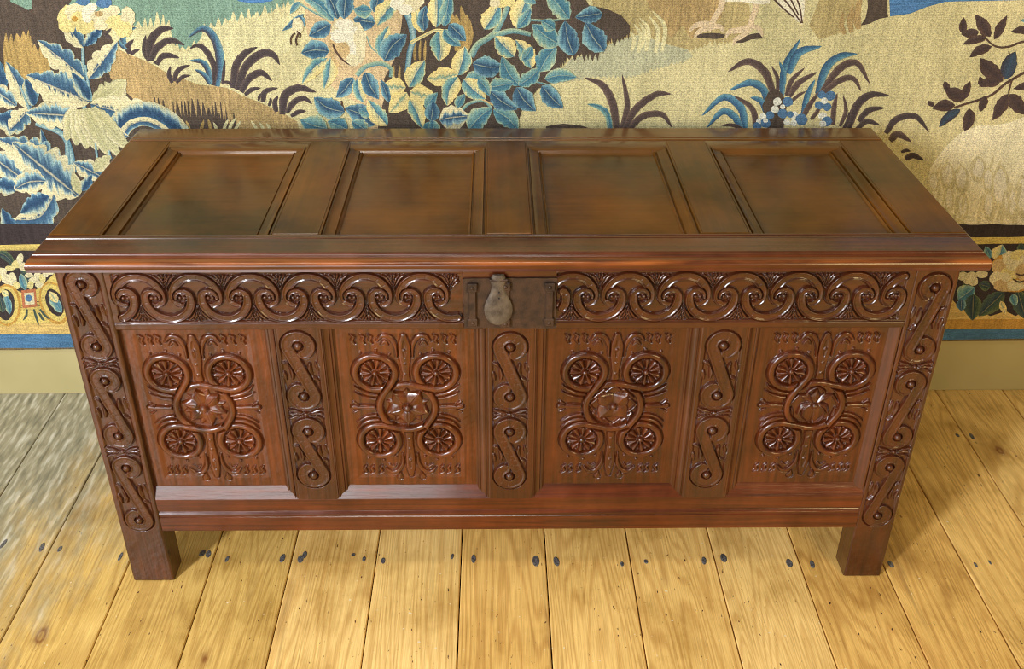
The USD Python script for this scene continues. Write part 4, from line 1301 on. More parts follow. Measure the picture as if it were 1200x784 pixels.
# grass pushing up into the water
patch('grass', [(340, 60), (205, 100), (140, 70)] + teeth([(132, 34), (146, 34), (160, 32), (176, 34), (190, 30), (200, 34)], 7, 16, 3) + [(204, 60), (222, 62)] + teeth([(236, 44), (246, 34), (262, 30), (276, 26), (292, 26), (310, 24), (330, 22), (345, 20)], 7, 17, 4), 'grass', GROUND)
patch('shade', [(690, -40), (870, -40), (880, 20)] + teeth([(868, 46), (852, 52), (836, 54), (815, 58), (800, 66), (770, 78), (740, 86), (715, 88)], 5, 9, 5) + [(700, 60)], 'field_dark', GROUND)
patch('shade', [(752, -40), (850, -40), (846, 20), (810, 46), (800, 30), (786, 46), (772, 20), (760, 8)], 'hill', GROUND)
patch('shade', [(650, 92), (668, 70), (700, 60), (722, 48), (750, 40), (782, 52), (806, 58), (812, 66)] + teeth([(800, 74), (770, 82), (740, 92), (700, 92), (655, 98)], 5, 6, 6, up=True), 'grey', GROUND)
for x, y0, h, l in ((748, 62, 34, -5), (757, 60, 40, -8), (768, 62, 44, -8), (776, 60, 48, -12), (740, 60, 26, -6), (752, 56, 30, -3)):
    blade('grass_blade', [(x, y0), (x + 3, y0 - h * 0.6), (x + l, y0 - h)], 5, 'grass', 'frond', GROUND)
patch('shade', [(985, 38), (992, 20), (1006, 4), (1015, -40), (960, -40), (960, 0), (948, 30), (960, 46)], 'field_dark', GROUND)
# blue stream and tree foot at the top right
patch('stream', [(1040, -50), (1300, -50), (1300, -4), (1200, 0), (1150, 1), (1108, 2), (1086, 8), (1066, 16), (1043, 19)], 'blue', GROUND)
patch('tree_foot', [(1013, -40), (1040, -40), (1040, 16), (1041, 20), (1030, 22), (1018, 28), (1008, 30), (1014, 22), (1017, 8)], 'dark', GROUND)
for a, b, c, w in (((1006, 34), (1004, 16), (1010, -4), 9), ((998, 38), (996, 24), (1000, 4), 7), ((990, 40), (986, 30), (988, 12), 6)):
    blade('grass_blade', [a, b, c], w, 'hill', 'frond', GROUND)
# dark earth at the left and the tan bank
patch('dark_earth', [(-340, 60), (-340, -60), (90, -60), (84, 0), (76, 14), (120, 30), (134, 50), (128, 70), (150, 110), (175, 128), (215, 150), (215, 175), (140, 262), (40, 275), (-340, 275)], 'dark', GROUND)
patch('teal_corner', [(8, -40), (38, -40), (37, 10), (33, 12), (24, 7), (12, 2)], 'sky', GROUND)
patch('tan_grass', [(6, 96), (4, 60)] + teeth([(4, 52), (12, 52), (18, 48), (26, 44), (34, 44), (40, 60), (46, 62), (56, 68)], 7, 12, 8) + [(60, 84), (48, 92), (30, 100)], 'tan', GROUND)
patch('bank', [(122, 68), (128, 58), (140, 58), (152, 64), (168, 70), (184, 78), (200, 88), (214, 92), (232, 99), (252, 101), (266, 103), (284, 112), (300, 118), (318, 126), (334, 134), (348, 142), (352, 160), (200, 165), (176, 134), (150, 110), (130, 92)], 'hill', GROUND)
patch('bank_shade', [(176, 128)] + teeth([(176, 128), (188, 136), (200, 140), (214, 136), (230, 138), (246, 134), (262, 142), (280, 154)], 4.5, 20, 9, lean=-0.1) + [(282, 165), (196, 165), (184, 140)], 'dark', GROUND)
for x, h, l in ((262, 14, 6), (268, 16, 9), (275, 12, 8), (255, 10, -5), (302, 12, -8), (310, 10, -6), (318, 9, -6), (222, 12, -4), (236, 13, 3), (247, 14, -3)):
    blade('grass_blade', [(x, 156), (x + l * 0.3, 156 - h * 0.6), (x + l, 153 - h)], 4, 'tan' if x < 250 else 'grass', 'frond', GROUND)

# ferns on the bank and in the meadow
def fern(items, mat='frond_dark'):
    g = xform('fern', TAP)
    for it in items:
        blade('frond', it[0], it[1] * 0.78, it[2] if len(it) > 2 else mat, 'frond', g)
    return g


fern([([(150, 60), (144, 46), (150, 36), (160, 32)], 9, 'frond_blue'), ([(152, 63), (150, 54), (157, 46)], 9), ([(153, 64), (158, 60), (164, 58)], 6), ([(148, 58), (141, 51), (140, 46)], 6, 'frond_blue'), ([(130, 45), (124, 40), (131, 33)], 7)])
fern([([(175, 72), (169, 58), (171, 40)], 8), ([(176, 70), (176, 50), (188, 35), (204, 33)], 13), ([(177, 71), (184, 56), (200, 47), (217, 53)], 11), ([(184, 76), (190, 66), (200, 65), (211, 68)], 9), ([(180, 74), (183, 72), (186, 70)], 4)])
fern([([(254, 101), (258, 72), (252, 46), (238, 33), (220, 44)], 13, 'frond_blue'), ([(250, 100), (251, 78), (242, 60), (232, 53), (222, 57)], 9), ([(247, 99), (244, 82), (236, 72), (221, 71)], 9, 'frond_blue'),
      ([(246, 98), (240, 88), (228, 81)], 8, 'frond_blue'), ([(202, 97), (198, 87), (200, 77)], 7), ([(204, 95), (209, 82), (223, 76)], 8), ([(207, 97), (214, 90), (224, 88)], 6), ([(261, 99), (262, 86), (264, 69)], 5)])
fern([([(273, 103), (277, 76), (288, 62), (302, 55)], 12), ([(278, 105), (288, 78), (306, 63), (320, 64), (328, 76)], 13), ([(283, 108), (292, 92), (306, 85), (319, 95)], 11), ([(287, 111), (295, 105), (306, 103)], 7),
      ([(308, 119), (311, 107), (326, 103)], 9), ([(303, 118), (304, 113), (306, 109)], 4), ([(315, 124), (317, 119), (317, 114)], 5), ([(272, 100), (266, 96), (258, 97)], 5)])
fern([([(324, 131), (322, 120), (326, 112)], 8), ([(331, 134), (334, 112), (350, 103), (371, 108)], 13), ([(336, 132), (344, 120), (356, 115), (366, 122)], 9), ([(341, 136), (350, 131), (359, 130)], 7)])
fern([([(723, 156), (718, 122), (706, 100), (685, 91)], 12, 'frond_plum'), ([(727, 156), (735, 124), (729, 87)], 9, 'frond_plum'), ([(731, 154), (745, 128), (768, 111), (787, 110)], 11, 'frond_plum'),
      ([(734, 156), (752, 137), (775, 134), (788, 150)], 10, 'frond_plum'), ([(715, 156), (712, 136), (703, 126), (688, 122)], 10, 'leaf_teal')])
patch('shadow_tuft', [(640, 148), (660, 145), (680, 147), (690, 150), (640, 152)], 'dark', GROUND)
fern([([(907, 112), (896, 84), (876, 72), (853, 84)], 12, 'frond_plum'), ([(911, 110), (911, 92), (904, 77)], 6, 'frond_plum'), ([(916, 112), (920, 78), (938, 45)], 10, 'frond_bright'), ([(924, 86), (936, 62), (963, 54)], 12, 'frond_bright'),
      ([(919, 98), (918, 84), (913, 72)], 7, 'frond_bright'), ([(921, 112), (928, 94), (943, 79)], 7, 'frond_plum'), ([(925, 113), (936, 97), (958, 84)], 9, 'frond_plum'), ([(926, 120), (935, 112), (944, 107)], 5, 'frond_plum'),
      ([(901, 124), (894, 104), (878, 97), (854, 106)], 12, 'frond_bright'), ([(897, 132), (892, 118), (879, 114)], 9, 'frond_bright'), ([(874, 152), (868, 126), (848, 114), (822, 136)], 12, 'frond_bright'),
      ([(870, 154), (860, 136), (846, 131), (828, 150)], 11, 'frond_bright'), ([(885, 154), (882, 128), (860, 112)], 9, 'frond_plum'), ([(876, 155), (860, 147), (845, 147)], 6, 'frond_plum')])
fern([([(941, 134), (946, 112), (955, 93)], 9, 'frond_bright'), ([(958, 110), (968, 80), (984, 66), (1005, 63)], 12, 'frond_bright'), ([(961, 110), (984, 80), (1004, 74), (1019, 98)], 11, 'frond_plum'), ([(960, 112), (984, 94), (1000, 92), (1009, 107)], 9, 'frond_plum'),
      ([(937, 145), (948, 124), (961, 106)], 8, 'frond_plum'), ([(976, 146), (977, 128), (981, 109)], 8, 'frond_plum'), ([(984, 148), (991, 130), (988, 111)], 6, 'frond_plum'), ([(950, 140), (958, 130), (962, 120)], 6, 'frond_plum')])
fern([([(994, 152), (1004, 124), (1020, 111), (1043, 112)], 12), ([(1006, 142), (1018, 129), (1037, 126)], 9), ([(1003, 152), (1016, 142), (1032, 147)], 8), ([(988, 152), (994, 140), (995, 131)], 6)])
fern([([(1038, 156), (1050, 140), (1072, 136), (1089, 155)], 10), ([(1043, 165), (1052, 157), (1068, 166)], 11, 'frond_plum'), ([(1056, 178), (1062, 176), (1067, 177)], 5), ([(1061, 186), (1070, 182), (1083, 188)], 9)])
patch('plant_heart', [(893, 124), (900, 108), (909, 104), (917, 110), (922, 122), (918, 150), (900, 152)], 'dark', GROUND)
BER = xform('berry_cluster', TAP)
for k, (x, y, r, m) in enumerate([(911, 119, 5, 'berry_white'), (923, 119, 6, 'berry_blue'), (908, 128, 5, 'berry_white'), (917, 133, 6, 'berry_blue'), (902, 135, 5, 'berry_blue'), (894, 136, 4, 'berry_white'), (890, 142, 4, 'berry_white'), (897, 144, 6, 'berry_blue'), (897, 141, 3, 'berry_white'),
                                  (931, 135, 5, 'berry_white'), (939, 140, 7, 'berry_blue'), (930, 144, 4, 'berry_white'), (922, 143, 4, 'berry_white'), (887, 148, 5, 'berry_blue'), (926, 134, 4, 'berry_blue'), (917, 125, 3, 'berry_white')]):
    patch('berry', blob((x, y), r, r * 0.95, k, 12, 0.08), m, BER)
BER = xform('berry_cluster', TAP)
for k, (x, y, r, m) in enumerate([(963, 111, 5, 'berry_blue'), (973, 112, 6, 'berry_blue'), (960, 123, 5, 'berry_blue'), (969, 125, 5, 'berry_blue'), (966, 118, 4, 'berry_white'), (964, 136, 5, 'berry_white'), (969, 142, 6, 'berry_blue'), (964, 145, 4, 'berry_white')]):
    patch('berry', blob((x, y), r, r * 0.95, 40 + k, 12, 0.08), m, BER)

# wading bird: legs, claws and a tail feather come down from above
BIRD = xform('woven_bird', TAP)
patch('foot_shadow', blob((833, 42), 18, 3.6, 3, 14, 0.12), 'dark', BIRD)
patch('foot_shadow', [(862, 50), (868, 44), (880, 40), (893, 38), (894, 45), (880, 46), (870, 50)], 'dark', BIRD)
blade('leg', [(847, -30), (846, 4), (838, 20), (830, 36)], 8, 'bird', 'stem', BIRD)
blade('leg', [(887, -30), (886, 6), (882, 20), (878, 34)], 8, 'bird', 'stem', BIRD)
for pts, w in (([(842, 31), (828, 28), (815, 30), (807, 38)], 7), ([(838, 32), (826, 34), (818, 38), (813, 45)], 6), ([(836, 32), (844, 31), (849, 40)], 6), ([(884, 29), (868, 35), (855, 37), (850, 45)], 7), ([(882, 32), (870, 42), (862, 46), (859, 54)], 6), ([(880, 30), (890, 34), (894, 44)], 6)):
    blade('claw', pts, w, 'bird', 'frond', BIRD)
patch('breast', [(842, -30), (905, -30), (902, 4), (890, 5), (870, 2), (850, 2)], 'white', BIRD)
patch('tail', [(900, -30), (944, -30), (943, 10), (940, 29), (926, 18), (912, 7)], 'white', BIRD)
for pts in ([(914, -6), (926, 8), (939, 27)], [(930, -10), (937, 8), (940, 27)], [(904, -4), (918, 10), (930, 20)], [(922, -10), (930, 6), (936, 18)]):
    blade('feather_line', pts, 2.2, 'stem_dark', 'stem', BIRD)

# leafy branch at the right
BR = xform('branch', TAP)
for pts, w in (([(1230, 44), (1198, 49), (1180, 55), (1164, 53), (1149, 38)], 2.6), ([(1230, 70), (1200, 85), (1178, 98), (1160, 112), (1130, 122), (1118, 126)], 3.0), ([(1182, 60), (1184, 72), (1180, 92)], 1.6), ([(1186, 92), (1182, 108), (1184, 112)], 2)):
    blade('twig', pts, w, 'stem_dark', 'stem', BR)
for a, b, w, m in (((1147, 37), (1126, 40), 11, 'twig'), ((1128, 40), (1129, 20), 9, 'twig'), ((1160, 43), (1143, 17), 14, 'twig'), ((1165, 46), (1180, 18), 10, 'twig'), ((1156, 44), (1128, 52), 10, 'twig'), ((1162, 54), (1136, 67), 11, 'twig'), ((1230, 38), (1184, 37), 13, 'twig'), ((1175, 95), (1148, 68), 20, 'twig'),
                   ((1178, 93), (1190, 60), 18, 'twig_blue'), ((1172, 95), (1147, 101), 12, 'twig'), ((1150, 102), (1148, 89), 7, 'twig'), ((1230, 100), (1187, 104), 12, 'twig'), ((1130, 117), (1107, 104), 17, 'twig'), ((1110, 106), (1107, 95), 8, 'twig'), ((1130, 116), (1137, 95), 10, 'twig'), ((1119, 123), (1092, 127), 13, 'twig'), ((1094, 124), (1087, 118), 6, 'twig'),
                   ((1125, 128), (1100, 149), 11, 'twig_blue'), ((1136, 127), (1130, 154), 14, 'twig'), ((1155, 112), (1148, 131), 10, 'twig'), ((1181, 110), (1163, 141), 14, 'twig'), ((1184, 110), (1204, 134), 18, 'twig'), ((1230, 20), (1196, 24), 14, 'leaf_teal')):
    blade('leaf', [a, b], w, m, 'leaf', BR, bend=_lr.uniform(-0.08, 0.08))

# pale shaggy mound at the right
MD = xform('pale_mound', TAP)
patch('mound', [(1086, 214), (1090, 196), (1100, 182), (1112, 168), (1128, 154), (1146, 147), (1166, 147), (1184, 143), (1200, 137), (1260, 120), (1400, 130), (1400, 270), (1140, 268), (1116, 250), (1098, 236)], 'mound', MD)
for k, (x, y, rx, ry) in enumerate([(1094, 212, 6, 9), (1110, 205, 8, 13), (1126, 208, 8, 13), (1146, 197, 9, 12), (1112, 232, 5, 12), (1128, 240, 6, 13), (1158, 210, 6, 12), (1172, 218, 10, 22), (1158, 240, 6, 14), (1184, 236, 9, 16), (1198, 228, 8, 20), (1214, 214, 9, 20)]):
    patch('feather_shade', [(x + a * rx * 1.12, y + b * ry) for a, b in ((-1, 0.2), (-0.9, -0.5), (-0.4, -1.0), (0.0, -1.2), (0.5, -0.95), (0.95, -0.4), (1.0, 0.3), (0.8, 1.15), (0.1, 1.4), (-0.6, 1.2))], 'mound_shade', MD)
    patch('feather', [(x + a * rx, y + b * ry) for a, b in ((-0.7, 0.4), (-0.8, -0.3), (-0.35, -0.85), (0.1, -0.95), (0.6, -0.6), (0.75, 0.1), (0.5, 0.7), (0.15, 0.98), (-0.1, 0.75), (-0.35, 0.95))], 'white', MD)
for k in range(22):
    x = _lr.uniform(1100, 1215)
    y = _lr.uniform(228, 262)
    blade('shaggy_lock', [(x, y - 16), (x - 2, y - 6), (x - 4 + _lr.uniform(-2, 4), y + 6)], 4, 'mound_shade', 'frond', MD)
for x, y in ((1098, 196), (1106, 190), (1122, 194), (1140, 188), (1160, 188), (1168, 192)):
    blade('shaggy_lock', [(x, y + 9), (x + 2, y + 2), (x + 5, y - 6)], 3, 'mound_shade', 'frond', MD)

# big blue and cream acanthus plant at the left
AC = xform('acanthus_plant', TAP)


def ac(a, b, w, mat='acanthus', lobes=6, flip=False, bend=0.0, kind='leaf', parent=AC, name='leaf', depth=0.32):
    pts = [a, b] if len(np.shape(a)) == 1 and len(a) == 2 and np.ndim(a[0]) == 0 else a
    return blade(name, pts, w * (0.94 if lobes else 1.0), mat, kind, parent, flip=flip, lobes=max(3, int(lobes * 0.8)) if lobes else 0, bend=bend, depth=depth)


ac((6, 112), (-8, 62), 18, 'acanthus_dark', 4)
ac((36, 128), (7, 72), 22, 'acanthus_half', 0)
ac((40, 124), (30, 92), 20, 'acanthus_dark', 4)
ac((20, 124), (-14, 100), 26, 'acanthus', 4)
ac((30, 150), (-6, 136), 30, 'acanthus_dark', 4)
ac((34, 128), (10, 154), 26, 'acanthus_half', 4, True)
blade('stem', [(99, 128), (98, 90), (97, 40)], 5, 'stem', 'stem', AC)
blade('stem', [(36, 132), (30, 116), (24, 100)], 3, 'stem', 'stem', AC)
blade('stem', [(108, 118), (104, 100), (100, 76)], 4, 'stem', 'stem', AC)
ac((98, 56), (72, 22), 20, 'acanthus_half', 0)
ac((99, 54), (122, 26), 16, 'acanthus_dark', 3)
ac((99, 91), (44, 47), 30, 'acanthus_half', 6)
ac((104, 92), (138, 48), 28, 'acanthus_half', 5)
ac((105, 120), (31, 88), 44, 'acanthus_half', 7)
ac((106, 118), (84, 84), 16, 'acanthus_dark', 0)
ac((108, 118), (148, 92), 34, 'acanthus_cream', 5, bend=-0.12)
ac((106, 121), (192, 124), 36, 'acanthus_half', 7, bend=-0.10)
ac([(134, 158), (146, 138), (172, 130), (198, 140), (216, 158)], None, 26, 'acanthus_dark', 0, kind='stem')
blade('leaf', [(142, 160), (154, 146), (172, 142), (190, 150), (200, 160)], 12, 'acanthus_half', 'stem', AC)
ac((60, 214), (48, 150), 14, 'acanthus_dark', 0)
blade('stem', [(86, 202), (82, 176), (72, 156), (42, 144)], 8, 'stem', 'stem', AC)
blade('stem', [(80, 200), (79, 172), (77, 150)], 6, 'stem', 'stem', AC)
ac((92, 136), (30, 132), 34, 'acanthus', 6)
ac((88, 133), (134, 152), 26, 'acanthus', 5, bend=-0.15)
ac((100, 128), (152, 160), 22, 'acanthus', 4, bend=-0.1)
for tip in ((140, 183), (152, 176), (78, 164), (90, 170), (102, 174), (114, 176), (127, 181)):
    ac((96 + (tip[0] - 108) * 0.25, 128), tip, 21, 'acanthus_cream', 0, kind='broad')
blade('stem', [(114, 186), (113, 176), (112, 168)], 3, 'stem', 'stem', AC)
blade('stem', [(130, 186), (128, 180), (128, 176)], 4, 'stem', 'stem', AC)
ac((30, 212), (-16, 178), 36, 'acanthus', 5)
ac((20, 222), (-10, 214), 22, 'acanthus_dark', 4)
ac((84, 205), (-4, 162), 46, 'acanthus_half', 9)
ac((92, 230), (14, 166), 54, 'acanthus', 9)
ac((122, 208), (86, 190), 26, 'acanthus', 4)
ac((110, 200), (130, 182), 18, 'acanthus_cream', 3)
ac((94, 228), (85, 201), 13, 'acanthus_cream', 0)
ac((96, 224), (108, 204), 14, 'acanthus_dark', 3)
ac((54, 212), (16, 222), 32, 'acanthus', 5, bend=-0.1)
ac((64, 228), (14, 258), 34, 'acanthus_half', 6, True, bend=0.22)
ac((58, 230), (24, 250), 26, 'acanthus_dark', 7)
ac((18, 280), (2, 244), 18, 'acanthus_dark', 5)
# its flower head
FL = xform('flower_head', TAP)
for k, (x, y, rx, ry, m) in enumerate([(80, 22, 12, 15, 'petal_yellow'), (90, 14, 13, 10, 'petal'), (100, 30, 11, 9, 'petal_yellow'), (92, 20, 8, 7, 'petal_yellow'), (103, 16, 7, 10, 'white'), (108, 8, 6, 5, 'white'),
                                         (122, 20, 14, 9, 'petal'), (136, 26, 12, 8, 'petal_yellow'), (150, 20, 8, 12, 'petal'), (145, 34, 10, 9, 'petal_yellow'), (131, 12, 10, 6, 'petal'), (118, 30, 8, 5, 'petal'), (98, 2, 8, 4, 'berry_blue'), (122, 3, 9, 6, 'berry_blue'), (88, 22, 3.4, 3.2, 'ochre'), (116, 16, 5, 3, 'hill')]):
    patch('petal', blob((x, y), rx, ry, 60 + k, 18, 0.08, lob=9), m, FL)

# rose bush in the middle
RB_ = xform('rose_bush', TAP)
patch('pink_ground', [(352, -40), (480, -40), (480, 160), (436, 160), (420, 120), (400, 110), (388, 100), (380, 60), (360, 40)], 'pinktan', RB_)
patch('dark_earth', [(462, 70), (470, 34), (478, -40), (566, -40), (640, -40), (668, -30), (690, 6), (710, 10), (728, 18), (738, 30)] + teeth([(738, 36), (726, 46), (716, 44), (700, 62), (680, 62), (664, 66), (650, 82)], 5, 11, 12, up=False) +
      [(648, 96), (630, 104), (612, 128), (602, 156), (442, 156), (446, 130), (452, 110), (450, 92)], 'dark', RB_)
patch('dark_earth', [(486, -40), (498, -40), (500, 20), (492, 60), (480, 60)], 'dark', RB_)
for x, y0, h in ((536, 60, 44), (542, 58, 52), (548, 56, 40), (530, 52, 40), (545, 62, 34)):
    blade('grass_blade', [(x, y0), (x + 2, y0 - h * 0.5), (x - 2, y0 - h)], 9, 'tan', 'frond', RB_)
for x in (486, 492, 498, 461, 468):
    blade('grass_blade', [(x, 70), (x, 58), (x + 1, 46)] if x > 480 else [(x, 98), (x, 86), (x + 1, 76)], 3, 'tan', 'frond', RB_)
for pts, w, m in (([(476, 12), (482, 30), (484, 46), (480, 62), (477, 88)], 8, 'stem'), ([(481, 50), (496, 42), (512, 35), (528, 38)], 4, 'leaf_cream'), ([(552, 66), (560, 52), (578, 40), (588, 24), (596, 4)], 8, 'stem_teal'), ([(578, 42), (600, 36), (622, 40)], 7, 'stem_teal'),
                  ([(418, 88), (428, 78), (446, 74), (458, 80), (458, 90)], 6, 'stem_teal'), ([(430, 42), (436, 56), (450, 66)], 2, 'stem_teal'), ([(352, 4), (372, 16), (390, 24)], 3, 'stem_teal'), ([(386, 72), (392, 62)], 3, 'stem_teal'), ([(400, 118), (404, 128), (420, 134)], 2, 'stem_dark'),
                  ([(535, 138), (548, 122), (566, 118), (576, 126)], 4, 'stem_teal'), ([(606, 98), (628, 96), (646, 100)], 2, 'leaf_teal'), ([(565, 116), (580, 124), (596, 134)], 2, 'petal_tan'), ([(610, 22), (640, 24), (664, 22)], 3, 'stem_teal')):
    blade('stem', pts, w, m, 'stem', RB_)
BL = [((391, 25), (352, -6), 16, 'leaf_teal', 0), ((396, 22), (380, -14), 18, 'leaf_blue', 0), ((403, 22), (408, -16), 20, 'leaf_blue', 0), ((388, 28), (362, 42), 20, 'leaf_blue', 1), ((386, 60), (353, 62), 24, 'leaf_blue', 1), ((384, 68), (354, 98), 18, 'leaf_half', 0), ((388, 68), (380, 104), 18, 'leaf_half', 0),
      ((414, 90), (394, 114), 18, 'leaf_blue', 0), ((419, 92), (427, 121), 17, 'leaf_half', 0), ((428, 84), (444, 116), 20, 'leaf_blue', 0), ((440, 26), (414, 22), 22, 'leaf_blue', 1), ((436, 12), (414, 10), 16, 'leaf_teal', 0), ((438, 14), (444, -10), 18, 'leaf_blue', 0), ((464, 2), (442, 30), 22, 'leaf_half', 1),
      ((448, 68), (456, 30), 18, 'leaf_half', 1), ((450, 71), (477, 40), 26, 'leaf_blue', 0), ((404, 131), (368, 114), 24, 'leaf_blue', 0), ((384, 150), (352, 140), 26, 'leaf_teal', 1), ((440, 146), (404, 126), 24, 'leaf_blue', 0), ((436, 134), (420, 128), 14, 'leaf_teal', 0), ((454, 147), (431, 116), 20, 'leaf_half', 0),
      ((408, 152), (384, 142), 20, 'leaf_teal', 0), ((430, 154), (412, 142), 18, 'leaf_teal', 1), ((352, 2), (340, 16), 8, 'leaf_teal', 0), ((356, 16), (331, 36), 8, 'leaf_blue', 0), ((352, 18), (354, 34), 8, 'leaf_blue', 0),
      ((496, 38), (486, 6), 16, 'leaf_cream', 0), ((497, 36), (499, 6), 14, 'leaf_blue', 0), ((511, 32), (512, -14), 22, 'leaf_half', 0), ((517, 28), (526, -10), 16, 'leaf_teal', 0), ((519, 30), (524, 14), 10, 'leaf_teal', 0), ((514, 36), (515, 72), 26, 'leaf_half', 0), ((520, 34), (540, 54), 16, 'leaf_teal', 0), ((526, 28), (546, 48), 18, 'leaf_blue', 0),
      ((536, 88), (545, 54), 24, 'leaf_half', 0), ((536, 86), (500, 92), 24, 'leaf_cream', 1), ((537, 90), (524, 124), 22, 'leaf_half', 0), ((545, 92), (572, 96), 24, 'leaf_teal', 0), ((543, 92), (569, 116), 24, 'leaf_half', 0), ((479, 102), (498, 70), 22, 'leaf_half', 0), ((476, 102), (448, 100), 22, 'leaf_cream', 1),
      ((480, 107), (511, 114), 26, 'leaf_cream', 0), ((477, 108), (456, 132), 24, 'leaf_cream', 1), ((480, 116), (495, 150), 20, 'leaf_half', 0), ((500, 128), (513, 108), 14, 'leaf_teal', 0), ((505, 142), (508, 118), 18, 'leaf_blue', 0), ((505, 142), (498, 160), 14, 'leaf_teal', 0), ((507, 140), (514, 160), 14, 'leaf_teal', 0),
      ((515, 140), (550, 136), 30, 'acanthus', 0), ((549, 152), (577, 126), 24, 'leaf_teal', 0), ((536, 126), (545, 110), 12, 'leaf_teal', 0), ((578, 128), (608, 154), 22, 'leaf_teal', 0), ((554, 74), (590, 78), 26, 'leaf_blue', 0), ((567, 34), (586, 4), 24, 'leaf_half', 0), ((605, 33), (622, -10), 24, 'leaf_half', 0), ((606, 33), (622, 10), 14, 'leaf_teal', 0),
      ((603, 66), (580, 42), 24, 'leaf_half', 1), ((623, 80), (604, 46), 20, 'leaf_half', 1), ((612, 70), (624, 54), 14, 'leaf_teal', 0), ((609, 100), (588, 66), 20, 'leaf_teal', 1), ((607, 100), (634, 78), 18, 'leaf_teal', 0), ((632, 84), (652, 54), 24, 'leaf_teal', 1), ((656, 52), (624, 28), 26, 'leaf_teal', 0), ((650, 34), (634, 24), 16, 'leaf_teal', 0),
      ((667, 22), (640, -12), 24, 'leaf_teal', 0), ((672, 65), (662, 24), 26, 'leaf_blue', 0), ((706, 15), (674, 20), 20, 'leaf_blue', 1), ((708, 60), (686, 26), 28, 'leaf_blue', 0), ((638, 92), (676, 90), 18, 'leaf_teal', 0), ((605, 102), (628, 130), 24, 'leaf_blue', 0), ((635, 100), (660, 127), 22, 'leaf_blue', 0),
      ((572, 102), (602, 96), 20, 'leaf_teal', 0), ((574, 106), (606, 128), 20, 'leaf_blue', 0), ((560, 92), (574, 112), 14, 'leaf_teal', 0), ((628, 4), (610, -14), 12, 'leaf_teal', 0), ((456, 120), (446, 92), 10, 'leaf_blue', 0)]
for a, b, w, m, fl in BL:
    blade('leaf', [a, b], w, m, 'leaf', RB_, flip=bool(fl), bend=_lr.uniform(-0.1, 0.1))
RO = xform('rose', TAP)
for k, (x, y, rx, ry, m) in enumerate([(400, 52, 14, 26, 'petal_tan'), (408, 60, 16, 16, 'pinktan'), (416, 48, 13, 22, 'petal'), (404, 34, 15, 12, 'petal'), (398, 42, 10, 8, 'white'), (412, 40, 12, 9, 'white'), (422, 44, 7, 11, 'petal'), (420, 62, 8, 12, 'petal'), (412, 58, 5, 12, 'white'), (402, 58, 8, 9, 'petal_tan'), (404, 28, 10, 6, 'white'), (414, 70, 8, 7, 'petal')]):
    patch('petal', blob((x, y), rx, ry, 90 + k, 16, 0.07, lob=8), m, RO)
blade('crease', [(390, 51), (394, 60), (402, 70), (412, 77)], 2.6, 'stem_dark', 'frond', RO)
RO = xform('rose', TAP)
for k, (x, y, rx, ry, m) in enumerate([(474, 2, 13, 9, 'petal'), (466, 4, 9, 7, 'white'), (482, 6, 10, 8, 'petal'), (475, 11, 8, 6, 'white'), (490, 0, 7, 7, 'petal')]):
    patch('petal', blob((x, y), rx, ry, 120 + k, 16, 0.08, lob=8), m, RO)
RO = xform('rose', TAP)
for k, (x, y, rx, ry, m) in enumerate([(588, 0, 11, 8, 'petal_yellow'), (580, 3, 6, 5, 'petal'), (598, 1, 6, 6, 'petal_yellow')]):
    patch('petal', blob((x, y), rx, ry, 130 + k, 14, 0.08, lob=8), m, RO)
BUD = xform('rose_bud', TAP)
patch('petal', blob((349, 30), 7, 10, 140, 14, 0.08), 'petal', BUD)
for pts in ([(346, 38), (341, 44), (341, 52)], [(350, 38), (347, 46), (348, 53)], [(348, 36), (352, 40), (351, 44)]):
    blade('tendril', pts, 2, 'stem_dark', 'stem', BUD)

# borders
BO = xform('border', TAP)


def band(name, mat, yl, yr, hl, hr, wave=0.0, seed=0):
    us = np.linspace(-320, 1520, 94)
    g = np.random.default_rng(seed)
    top = [(u, yl + (yr - yl) * u / 1200 + wave * g.uniform(-1, 1)) for u in us]
    bot = [(u, hl + (hr - hl) * u / 1200 + wave * g.uniform(-1, 1)) for u in us]
    patch(name, top + bot[::-1], mat, BO, grain=40)


band('border_ground', 'border', 262, 263, 395, 386, 0.5, 1)
band('yellow_stripe', 'yellow_band', 286.5, 277, 293.5, 285, 0.3, 2)
# left: strapwork border with ovals, leaves and a jewel
patch('strap_ground', [(-320, 340), (0, 338), (10, 334), (26, 343), (40, 341), (52, 332), (66, 318), (84, 306), (100, 300), (320, 330), (600, 330), (600, 392), (-320, 396)], 'yellow_band', BO)
patch('tan_stripe', [(-320, 380), (0, 381), (30, 378), (90, 379), (600, 381), (600, 393), (-320, 396)], 'tan_band', BO)
LB_ = xform('border_garland', TAP)
for pts, w, m in (([(-4, 296), (8, 300), (20, 316)], 10, 'leaf_green'), ([(24, 316), (36, 328), (34, 340)], 8, 'leaf_green'), ([(24, 320), (28, 332), (31, 340)], 9, 'leaf_teal'), ([(-30, 300), (-20, 312), (-6, 320)], 10, 'leaf_green')):
    blade('leaf', pts, w, m, 'leaf', LB_)
for k, (x, y, rx, ry) in enumerate([(20, 309, 6, 5), (28, 312, 6, 5), (24, 303, 4, 6), (12, 314, 6, 3), (2, 318, 6, 5), (7, 326, 5, 6), (-2, 326, 5, 5), (15, 326, 5, 7), (11, 334, 4, 5), (20, 334, 4, 5), (34, 322, 5, 3), (40, 328, 6, 4), (36, 334, 4, 5), (46, 333, 5, 4), (44, 322, 4, 5), (50, 326, 4, 5), (54, 320, 4, 5), (60, 318, 4, 4)]):
    patch('petal', blob((x, y), rx, ry, 150 + k, 12, 0.14), 'petal' if k % 3 else 'petal_yellow', LB_)
